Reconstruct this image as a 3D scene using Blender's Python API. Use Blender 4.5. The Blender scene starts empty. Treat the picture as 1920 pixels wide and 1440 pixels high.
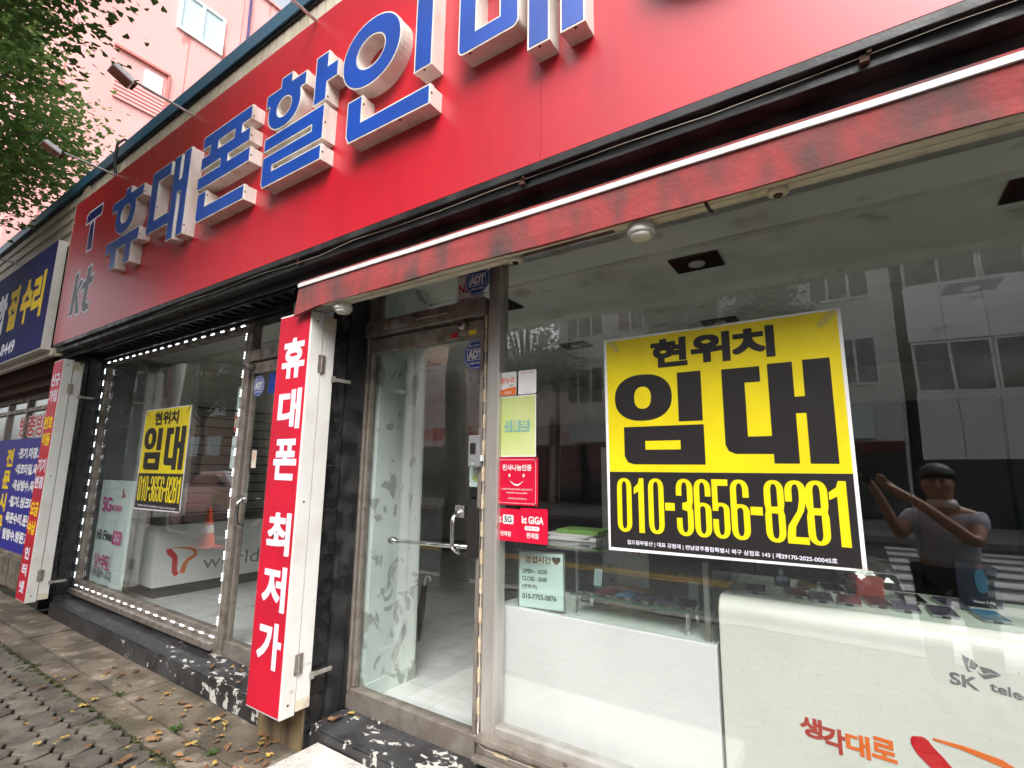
import bpy, bmesh, math, random
from mathutils import Vector, Matrix, geometry, noise
R_ = math.radians
sc = bpy.context.scene
col = sc.collection
random.seed(7)

# ------------------------------------------------------------------ camera
cd = bpy.data.cameras.new('camera')
cam = bpy.data.objects.new('camera', cd)
col.objects.link(cam)
sc.camera = cam
cd.sensor_fit = 'HORIZONTAL'
cd.sensor_width = 36.0
cd.lens = 17.769
cd.clip_start = 0.02
cd.clip_end = 2000
_yaw, _pit, _rol = 0.591968644, 0.167656841, 0.0121060379
_f = Vector((-math.sin(_yaw)*math.cos(_pit), math.cos(_yaw)*math.cos(_pit), math.sin(_pit)))
_r = Vector((math.cos(_yaw), math.sin(_yaw), 0))
_u = _r.cross(_f)
_r2 = _r*math.cos(_rol) + _u*math.sin(_rol)
_u2 = -_r*math.sin(_rol) + _u*math.cos(_rol)
CAM = Vector((0, -2.1, 1.46))
cam.matrix_world = Matrix(((_r2.x, _u2.x, -_f.x, CAM.x), (_r2.y, _u2.y, -_f.y, CAM.y), (_r2.z, _u2.z, -_f.z, CAM.z), (0, 0, 0, 1)))

# ------------------------------------------------------------------ sky, sun, exposure
SUN_EL, SUN_AZ = R_(49), R_(145)          # azimuth: clockwise from +Y
w = bpy.data.worlds.new('World')
sc.world = w
w.use_nodes = True
wn = w.node_tree
bg = wn.nodes['Background']
sky = wn.nodes.new('ShaderNodeTexSky')
sky.sky_type = 'NISHITA'
sky.sun_disc = False
sky.sun_elevation = SUN_EL
sky.sun_rotation = SUN_AZ
sky.dust_density = 4.0
hs = wn.nodes.new('ShaderNodeHueSaturation')
hs.inputs['Saturation'].default_value = 0.22
wn.links.new(sky.outputs[0], hs.inputs['Color'])
wn.links.new(hs.outputs[0], bg.inputs[0])
bg.inputs[1].default_value = 0.15
sd = bpy.data.lights.new('sun', 'SUN')
sd.energy = 1.45
sd.angle = R_(40)
sd.color = (1.0, 0.97, 0.93)
sun = bpy.data.objects.new('sun', sd)
col.objects.link(sun)
_sd = Vector((math.sin(SUN_AZ)*math.cos(SUN_EL), math.cos(SUN_AZ)*math.cos(SUN_EL), math.sin(SUN_EL)))
sun.rotation_euler = _sd.to_track_quat('Z', 'Y').to_euler()
sun.location = (6, -8, 20)
vs = sc.view_settings
vs.view_transform = 'Standard'
vs.look = 'None'
vs.gamma = 1.0
vs.exposure = 1.38
sc.render.engine = 'CYCLES'
cy = sc.cycles
cy.use_denoising = True
cy.use_adaptive_sampling = True
cy.adaptive_threshold = .025
cy.max_bounces = 10
cy.diffuse_bounces = 6
cy.glossy_bounces = 4
cy.transmission_bounces = 4
cy.transparent_max_bounces = 24
cy.caustics_reflective = False
cy.caustics_refractive = False
cy.sample_clamp_indirect = 6.0

# ------------------------------------------------------------------ mesh helpers
WO = {}                                    # world offset of every object that may be a parent


def box(x0, x1, y0, y1, z0, z1):
    v = [(x, y, z) for z in (z0, z1) for y in (y0, y1) for x in (x0, x1)]
    return v, [(0, 2, 3, 1), (4, 5, 7, 6), (0, 1, 5, 4), (2, 6, 7, 3), (0, 4, 6, 2), (1, 3, 7, 5)]


def quad(*p):
    return list(p), [tuple(range(len(p)))]


def xf(s, m):
    return [tuple(m @ Vector(p)) for p in s[0]], s[1]


def prism(loops, a0, a1, plane='xz', caps=True):
    """loops: outer loop and holes in 2D; extruded from a0 to a1 along the third axis"""
    if not isinstance(loops[0][0], (tuple, list)):
        loops = [loops]
    vl = [[Vector((p[0], p[1], 0)) for p in lp] for lp in loops]
    tri = geometry.tessellate_polygon(vl)
    flat = [p for lp in loops for p in lp]
    n = len(flat)

    def mk(p, a):
        if plane == 'xz':
            return (p[0], a, p[1])
        if plane == 'yz':
            return (a, p[0], p[1])
        return (p[0], p[1], a)
    v = [mk(p, a0) for p in flat]
    if a0 == a1:
        return v, [tuple(t) for t in tri]
    v += [mk(p, a1) for p in flat]
    f = []
    if caps:
        f += [tuple(t) for t in tri] + [tuple(i+n for i in reversed(t)) for t in tri]
    o = 0
    for lp in loops:
        m = len(lp)
        for i in range(m):
            j = (i+1) % m
            f.append((o+i, o+j, o+j+n, o+i+n))
        o += m
    return v, f


def cyl(p0, p1, r, n=12, r1=None, cap=True):
    p0, p1 = Vector(p0), Vector(p1)
    r1 = r if r1 is None else r1
    d = (p1-p0).normalized()
    a = d.orthogonal().normalized()
    b = d.cross(a)
    v = []
    for p, q in ((p0, r), (p1, r1)):
        for i in range(n):
            t = 2*math.pi*i/n
            v.append(tuple(p+a*q*math.cos(t)+b*q*math.sin(t)))
    f = [(i, (i+1) % n, (i+1) % n+n, i+n) for i in range(n)]
    if cap:
        f += [tuple(range(n-1, -1, -1)), tuple(range(n, 2*n))]
    return v, f


def tube(path, r, n=8):
    path = [Vector(p) for p in path]
    v, f = [], []
    a = None
    for k, p in enumerate(path):
        d = (path[min(k+1, len(path)-1)]-path[max(k-1, 0)]).normalized()
        if a is None:
            a = d.orthogonal().normalized()
        else:
            a = (a-d*a.dot(d)).normalized()
        b = d.cross(a)
        rr = r[k] if isinstance(r, (list, tuple)) else r
        for i in range(n):
            t = 2*math.pi*i/n
            v.append(tuple(p+a*rr*math.cos(t)+b*rr*math.sin(t)))
    for k in range(len(path)-1):
        for i in range(n):
            j = (i+1) % n
            f.append((k*n+i, k*n+j, (k+1)*n+j, (k+1)*n+i))
    f += [tuple(range(n-1, -1, -1)), tuple(range((len(path)-1)*n, len(path)*n))]
    return v, f


def lathe(prof, c=(0, 0, 0), axis='z', n=20):
    v, f = [], []
    for (r, h) in prof:
        for i in range(n):
            t = 2*math.pi*i/n
            p = (r*math.cos(t), r*math.sin(t), h)
            if axis == 'y':
                p = (p[0], p[2], p[1])
            if axis == 'x':
                p = (p[2], p[0], p[1])
            v.append((p[0]+c[0], p[1]+c[1], p[2]+c[2]))
    for k in range(len(prof)-1):
        for i in range(n):
            j = (i+1) % n
            f.append((k*n+i, k*n+j, (k+1)*n+j, (k+1)*n+i))
    f += [tuple(range(n-1, -1, -1)), tuple(range((len(prof)-1)*n, len(prof)*n))]
    return v, f


def ellipse(cx, cz, rx, rz, n=40, p=2.0, a0=0, a1=2*math.pi):
    out = []
    full = abs(a1-a0) > 6.28
    for i in range(n if full else n+1):
        t = a0+(a1-a0)*i/n
        c, s = math.cos(t), math.sin(t)
        out.append((cx+rx*math.copysign(abs(c)**(2/p), c), cz+rz*math.copysign(abs(s)**(2/p), s)))
    return out


def inset(loop, d):
    """move every edge of a closed 2D loop inwards by d (outwards for a hole: pass -d)"""
    n = len(loop)
    ar = sum(loop[i][0]*loop[(i+1) % n][1]-loop[(i+1) % n][0]*loop[i][1] for i in range(n))
    s = 1 if ar > 0 else -1
    out = []
    for i in range(n):
        p0, p1, p2 = Vector(loop[i-1]), Vector(loop[i]), Vector(loop[(i+1) % n])
        e1, e2 = (p1-p0).normalized(), (p2-p1).normalized()
        n1, n2 = Vector((-e1.y, e1.x))*s, Vector((-e2.y, e2.x))*s
        m = (n1+n2)
        k = 1+n1.dot(n2)
        out.append(tuple(p1+m*(d/max(k, .3))))
    return out


def rrect(x0, x1, z0, z1, r, n=5, corners=(1, 1, 1, 1)):
    """rounded rectangle; corners order: bottom-left, bottom-right, top-right, top-left"""
    out = []
    cs = [((x0+r, z0+r), math.pi, (x0, z0)), ((x1-r, z0+r), 1.5*math.pi, (x1, z0)), ((x1-r, z1-r), 0, (x1, z1)), ((x0+r, z1-r), .5*math.pi, (x0, z1))]
    for (c, a, q), on in zip(cs, corners):
        if on:
            for i in range(n+1):
                t = a+.5*math.pi*i/n
                out.append((c[0]+r*math.cos(t), c[1]+r*math.sin(t)))
        else:
            out.append(q)
    return out


def mesh_of(name, shapes, mat, smooth=False, off=(0, 0, 0), fix=True):
    if isinstance(shapes, tuple):
        shapes = [shapes]
    v, f = [], []
    ox, oy, oz = off
    for s in shapes:
        k = len(v)
        v += [(p[0]-ox, p[1]-oy, p[2]-oz) for p in s[0]]
        f += [tuple(i+k for i in q) for q in s[1]]
    me = bpy.data.meshes.new(name)
    me.from_pydata(v, [], f)
    if fix and len(f) < 20000:
        bm = bmesh.new()
        bm.from_mesh(me)
        bmesh.ops.recalc_face_normals(bm, faces=bm.faces)
        bm.to_mesh(me)
        bm.free()
    if mat:
        me.materials.append(mat)
    if smooth:
        me.polygons.foreach_set('use_smooth', [True]*len(me.polygons))
    return me


def tag(o, label=None, cat=None, group=None, kind=None):
    if label:
        o['label'] = label
    if cat:
        o['category'] = cat
    if group:
        o['group'] = group
    if kind:
        o['kind'] = kind
    return o


def thing(name, loc, label, cat, group=None):
    o = bpy.data.objects.new(name, None)
    col.objects.link(o)
    o.location = loc
    o.empty_display_size = .1
    WO[o] = tuple(loc)
    return tag(o, label, cat, group)


def obj(name, shapes, mat, parent=None, label=None, cat=None, group=None, kind=None, smooth=False, bevel=0, loc=None, fix=True):
    off = WO[parent] if parent is not None else (loc or (0, 0, 0))
    me = mesh_of(name, shapes, mat, smooth, off, fix)
    o = bpy.data.objects.new(name, me)
    col.objects.link(o)
    if parent is not None:
        o.parent = parent
    else:
        o.location = off
    WO[o] = off
    if bevel:
        m = o.modifiers.new('bevel', 'BEVEL')
        m.width = bevel
        m.segments = 2
        m.limit_method = 'ANGLE'
        m.harden_normals = False
    return tag(o, label, cat, group, kind)


def inst(name, me, loc, parent=None, rot=(0, 0, 0), scale=None, **k):
    o = bpy.data.objects.new(name, me)
    col.objects.link(o)
    if parent is not None:
        o.parent = parent
        w_ = WO[parent]
        o.location = (loc[0]-w_[0], loc[1]-w_[1], loc[2]-w_[2])
    else:
        o.location = loc
    o.rotation_euler = rot
    if scale:
        o.scale = scale
    WO[o] = tuple(loc)
    return tag(o, **k)


def copy_tree(o, parent=None):
    c = o.copy()
    col.objects.link(c)
    c.parent = parent
    for ch in list(o.children):
        copy_tree(ch, c)
    return c


# ------------------------------------------------------------------ text
_TX = {}


BATCH = {
    0.03: ['휴', '대', '폰', '최', '저', '가', '신규', '가입', '번호', '이동', '기기', '변경', '요금', '수납', '인', '터', '넷', '종', '합', '집', '수', '리', '·전기.미장.조적.', '·데코타일.옥상에', '·옥상방수.욕실방', '·철거.씽크대수', '목문수리.문틀교', '탈방수.방문교체', '전', '문', '시', '공', '방충방수문', 'ADT', 'NSOK', '온누리', '신불폰', '천사나눔인증', 'kt', '5G', 'kt GiGA', 'SK', 'telecom', '밤', '저자', '단독 골프웨어'],
    0.02: ['-8449', '방충방수문', '집드림부동산 | 대표 강원재 | 전남광주통합특별시 북구 삼정로 143 | 제29170-2025-00045호', '캡스경비구역', '1588-6400', 'CCTV 작동중', '1588-0112', '상품권', '가맹점', '온누리', '판매점', 'ADT', '안내', 'm', 'CLOSED', '생', '각', '대', '로'],
    0.01: ['모바일상품권', '온누리', '신불폰', '본 점포는 천사나눔인증 점포로 나눔을 실천합니다', '나눔점포 062-222-0002', '전국천사무료급식소', '인터넷 · TV', '출입문', '당기', 'Galaxy Z Flip'],
    0.012: ['영업시간♥', 'OPEN - 10:30', 'CLOSE - 20:00', '(연락처)', '010-7755-0876'],
    0.025: ['5G', 'KOREA', 'Hi Five', 'U+5G', '바꿉니다', '일상을'],
    0.0: ['world'],
}


def _norm(v, f):
    x0, x1 = min(p[0] for p in v), max(p[0] for p in v)
    y0, y1 = min(p[1] for p in v), max(p[1] for p in v)
    return [((p[0]-x0)/(x1-x0), (p[1]-y0)/(y1-y0)) for p in v], f, (x1-x0)/(y1-y0)


def _convert(body, bold):
    cu = bpy.data.curves.new('text', 'FONT')
    cu.body = body
    cu.offset = bold
    cu.space_line = 4.0
    cu.resolution_u = 4
    o = bpy.data.objects.new('text', cu)
    me = bpy.data.meshes.new_from_object(o)
    v = [(p.co.x, p.co.y) for p in me.vertices]
    f = [tuple(p.vertices) for p in me.polygons]
    bpy.data.objects.remove(o)
    bpy.data.curves.remove(cu)
    bpy.data.meshes.remove(me)
    return v, f


for _b, _list in BATCH.items():              # one conversion for all strings of a weight: a line each
    _v, _f = _convert('\n'.join(_list), _b)
    _ln = [round((.3-p[1])/4.0) for p in _v]
    _per = {}
    for q in _f:
        _per.setdefault(_ln[q[0]], []).append(q)
    for _i, _fs in _per.items():
        _ids = sorted({i for q in _fs for i in q})
        _mp = {a: k for k, a in enumerate(_ids)}
        _TX[(_list[_i], _b)] = _norm([_v[a] for a in _ids], [tuple(_mp[i] for i in q) for q in _fs])


def glyphs(body, bold):
    k = (body, bold)
    if k not in _TX:
        _TX[k] = _norm(*_convert(body, bold))
    return _TX[k]


def text_shape(body, O, U, V, bold=.03, N=None, fat=0):
    O, U, V = Vector(O), Vector(U), Vector(V)
    g = glyphs(body, bold)
    if N is None:
        N = V.cross(U).normalized()*-1
    sh = []
    offs = [(0, 0)]
    if fat:
        offs += [(fat, fat), (-fat, fat), (fat, -fat), (-fat, -fat)]
    ul, vl = U.length, V.length
    for i, (du, dv) in enumerate(offs):
        sh.append(([tuple(O+U*(p[0]+du/ul)+V*(p[1]+dv/vl)+N*(.00012*i)) for p in g[0]], g[1]))
    return sh


def text(body, rect, y, mat, parent, bold=.03, name='lettering', fat=0, keep=False, **k):
    """print on a plane facing the street: rect = x0, x1, z0, z1"""
    x0, x1, z0, z1 = rect
    if keep:                                   # keep the font's own width, centred in the rect
        a = glyphs(body, bold)[2]
        wd = min(a*(z1-z0), (x1-x0))
        c = (x0+x1)/2
        x0, x1 = c-wd/2, c+wd/2
    sh = text_shape(body, (x0, y, z0), (x1-x0, 0, 0), (0, 0, z1-z0), bold, Vector((0, -1, 0)), fat)
    return obj(name, sh, mat, parent, fix=False, **k)


# ------------------------------------------------------------------ materials
def _n(nt, t, **k):
    n = nt.nodes.new(t)
    for a, b in k.items():
        setattr(n, a, b)
    return n


def mat(name, c, rough=.5, metal=0., c2=None, scale=6., lo=.42, hi=.62, detail=6., bump=0., bscale=80., spec=.5,
        stretch=(1, 1, 1), rnd=0., coat=0., emit=0., c3=None, scale3=2., lo3=.55, hi3=.6, rvar=0., stretch3=(1, 1, 1), dist=0., dist3=0.):
    m = bpy.data.materials.new(name)
    m.use_nodes = True
    nt = m.node_tree
    L = nt.links.new
    p = nt.nodes['Principled BSDF']
    p.inputs['Roughness'].default_value = rough
    p.inputs['Metallic'].default_value = metal
    p.inputs['Specular IOR Level'].default_value = spec
    p.inputs['Coat Weight'].default_value = coat
    p.inputs['Coat Roughness'].default_value = .1
    src = None
    geo = _n(nt, 'ShaderNodeNewGeometry')

    def noise_fac(scale, lo, hi, st, dist, det):
        mp = _n(nt, 'ShaderNodeMapping')
        mp.inputs['Scale'].default_value = st
        L(geo.outputs['Position'], mp.inputs['Vector'])
        nz = _n(nt, 'ShaderNodeTexNoise')
        nz.inputs['Scale'].default_value = scale
        nz.inputs['Detail'].default_value = det
        nz.inputs['Distortion'].default_value = dist
        L(mp.outputs[0], nz.inputs['Vector'])
        mr = _n(nt, 'ShaderNodeMapRange')
        mr.inputs['From Min'].default_value = lo
        mr.inputs['From Max'].default_value = hi
        L(nz.outputs['Fac'], mr.inputs['Value'])
        return mr.outputs[0]

    def mix(a, b, fac):
        mx = _n(nt, 'ShaderNodeMix', data_type='RGBA')
        for s, i in ((a, 6), (b, 7)):
            if isinstance(s, tuple):
                mx.inputs[i].default_value = (*s, 1)
            else:
                L(s, mx.inputs[i])
        L(fac, mx.inputs[0])
        return mx.outputs[2]
    src = c
    if c2 is not None:
        fac = noise_fac(scale, lo, hi, stretch, dist, detail)
        src = mix(c, c2, fac)
        if rvar:
            mr = _n(nt, 'ShaderNodeMapRange')
            mr.inputs['To Min'].default_value = rough
            mr.inputs['To Max'].default_value = min(1, rough+rvar)
            L(fac, mr.inputs['Value'])
            L(mr.outputs[0], p.inputs['Roughness'])
    if c3 is not None:
        src = mix(src, c3, noise_fac(scale3, lo3, hi3, stretch3, dist3, 8.))
    if rnd:
        oi = _n(nt, 'ShaderNodeObjectInfo')
        mr = _n(nt, 'ShaderNodeMapRange')
        mr.inputs['To Min'].default_value = 1-rnd
        mr.inputs['To Max'].default_value = 1+rnd
        L(oi.outputs['Random'], mr.inputs['Value'])
        h = _n(nt, 'ShaderNodeHueSaturation')
        L(mr.outputs[0], h.inputs['Value'])
        if isinstance(src, tuple):
            h.inputs['Color'].default_value = (*src, 1)
        else:
            L(src, h.inputs['Color'])
        src = h.outputs[0]
    if isinstance(src, tuple):
        p.inputs['Base Color'].default_value = (*src, 1)
    else:
        L(src, p.inputs['Base Color'])
    if emit:
        p.inputs['Emission Color'].default_value = (*c, 1)
        p.inputs['Emission Strength'].default_value = emit
    if bump:
        nz = _n(nt, 'ShaderNodeTexNoise')
        nz.inputs['Scale'].default_value = bscale
        nz.inputs['Detail'].default_value = 4
        L(geo.outputs['Position'], nz.inputs['Vector'])
        b = _n(nt, 'ShaderNodeBump')
        b.inputs['Strength'].default_value = bump
        b.inputs['Distance'].default_value = .01
        L(nz.outputs['Fac'], b.inputs['Height'])
        L(b.outputs[0], p.inputs['Normal'])
    return m


def glass_mat(name, tint=(.975, .985, .98), r0=.085, rough=0.0):
    m = bpy.data.materials.new(name)
    m.use_nodes = True
    nt = m.node_tree
    L = nt.links.new
    nt.nodes.remove(nt.nodes['Principled BSDF'])
    out = nt.nodes['Material Output']
    g = _n(nt, 'ShaderNodeNewGeometry')
    d = _n(nt, 'ShaderNodeVectorMath', operation='DOT_PRODUCT')
    L(g.outputs['Normal'], d.inputs[0])
    L(g.outputs['Incoming'], d.inputs[1])
    ab = _n(nt, 'ShaderNodeMath', operation='ABSOLUTE')
    L(d.outputs['Value'], ab.inputs[0])
    s = _n(nt, 'ShaderNodeMath', operation='SUBTRACT')
    s.inputs[0].default_value = 1
    L(ab.outputs[0], s.inputs[1])
    pw = _n(nt, 'ShaderNodeMath', operation='POWER')
    L(s.outputs[0], pw.inputs[0])
    pw.inputs[1].default_value = 5
    ma = _n(nt, 'ShaderNodeMath', operation='MULTIPLY_ADD')
    L(pw.outputs[0], ma.inputs[0])
    ma.inputs[1].default_value = 1-r0
    ma.inputs[2].default_value = r0
    t = _n(nt, 'ShaderNodeBsdfTransparent')
    t.inputs[0].default_value = (*tint, 1)
    gl = _n(nt, 'ShaderNodeBsdfGlossy')
    gl.inputs['Roughness'].default_value = rough
    gl.inputs['Color'].default_value = (1, 1, 1, 1)
    nz = _n(nt, 'ShaderNodeTexNoise')
    nz.inputs['Scale'].default_value = 1.6
    nz.inputs['Detail'].default_value = 1
    L(g.outputs['Position'], nz.inputs['Vector'])
    bp = _n(nt, 'ShaderNodeBump')
    bp.inputs['Strength'].default_value = .35
    bp.inputs['Distance'].default_value = .006
    L(nz.outputs['Fac'], bp.inputs['Height'])
    L(bp.outputs[0], gl.inputs['Normal'])
    mx = _n(nt, 'ShaderNodeMixShader')
    L(ma.outputs[0], mx.inputs[0])
    L(t.outputs[0], mx.inputs[1])
    L(gl.outputs[0], mx.inputs[2])
    L(mx.outputs[0], out.inputs[0])
    return m


def leaf_mat(name, a, b, tr=.35, scale=1.2):
    m = mat(name, a, rough=.45, c2=b, scale=scale, lo=.35, hi=.65, spec=.4)
    nt = m.node_tree
    p = nt.nodes['Principled BSDF']
    out = nt.nodes['Material Output']
    t = _n(nt, 'ShaderNodeBsdfTranslucent')
    src = p.inputs['Base Color'].links[0].from_socket
    h = _n(nt, 'ShaderNodeHueSaturation')
    h.inputs['Value'].default_value = 1.5
    h.inputs['Hue'].default_value = .505
    nt.links.new(src, h.inputs['Color'])
    nt.links.new(h.outputs[0], t.inputs[0])
    mx = _n(nt, 'ShaderNodeMixShader')
    mx.inputs[0].default_value = tr
    nt.links.new(p.outputs[0], mx.inputs[1])
    nt.links.new(t.outputs[0], mx.inputs[2])
    nt.links.new(mx.outputs[0], out.inputs[0])
    return m


def chipped_mat(name, base, x_gr, amount=.5, rough=.35):
    """black painted tile worn through to white; wear grows towards the given x range"""
    m = mat(name, base, rough=rough, c2=tuple(v*2.2 for v in base), scale=5, rvar=.25, bump=.15, bscale=40)
    nt = m.node_tree
    L = nt.links.new
    p = nt.nodes['Principled BSDF']
    src = p.inputs['Base Color'].links[0].from_socket
    g = _n(nt, 'ShaderNodeNewGeometry')
    sp = _n(nt, 'ShaderNodeSeparateXYZ')
    L(g.outputs['Position'], sp.inputs[0])
    mr = _n(nt, 'ShaderNodeMapRange')
    mr.inputs['From Min'].default_value = x_gr[0]
    mr.inputs['From Max'].default_value = x_gr[1]
    mr.inputs['To Min'].default_value = .72
    mr.inputs['To Max'].default_value = amount
    L(sp.outputs['X'], mr.inputs['Value'])
    nz = _n(nt, 'ShaderNodeTexNoise')
    nz.inputs['Scale'].default_value = 12
    nz.inputs['Detail'].default_value = 7
    nz.inputs['Roughness'].default_value = .62
    nz.inputs['Distortion'].default_value = .5
    mp = _n(nt, 'ShaderNodeMapping')
    mp.inputs['Scale'].default_value = (1, 1.8, 1.0)
    L(g.outputs['Position'], mp.inputs[0])
    L(mp.outputs[0], nz.inputs['Vector'])
    su = _n(nt, 'ShaderNodeMath', operation='SUBTRACT')
    L(nz.outputs['Fac'], su.inputs[0])
    L(mr.outputs[0], su.inputs[1])
    gt = _n(nt, 'ShaderNodeMath', operation='MULTIPLY', use_clamp=True)
    L(su.outputs[0], gt.inputs[0])
    gt.inputs[1].default_value = 60
    mx = _n(nt, 'ShaderNodeMix', data_type='RGBA')
    L(gt.outputs[0], mx.inputs[0])
    L(src, mx.inputs[6])
    mx.inputs[7].default_value = (.5, .48, .44, 1)
    L(mx.outputs[2], p.inputs['Base Color'])
    return m


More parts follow.
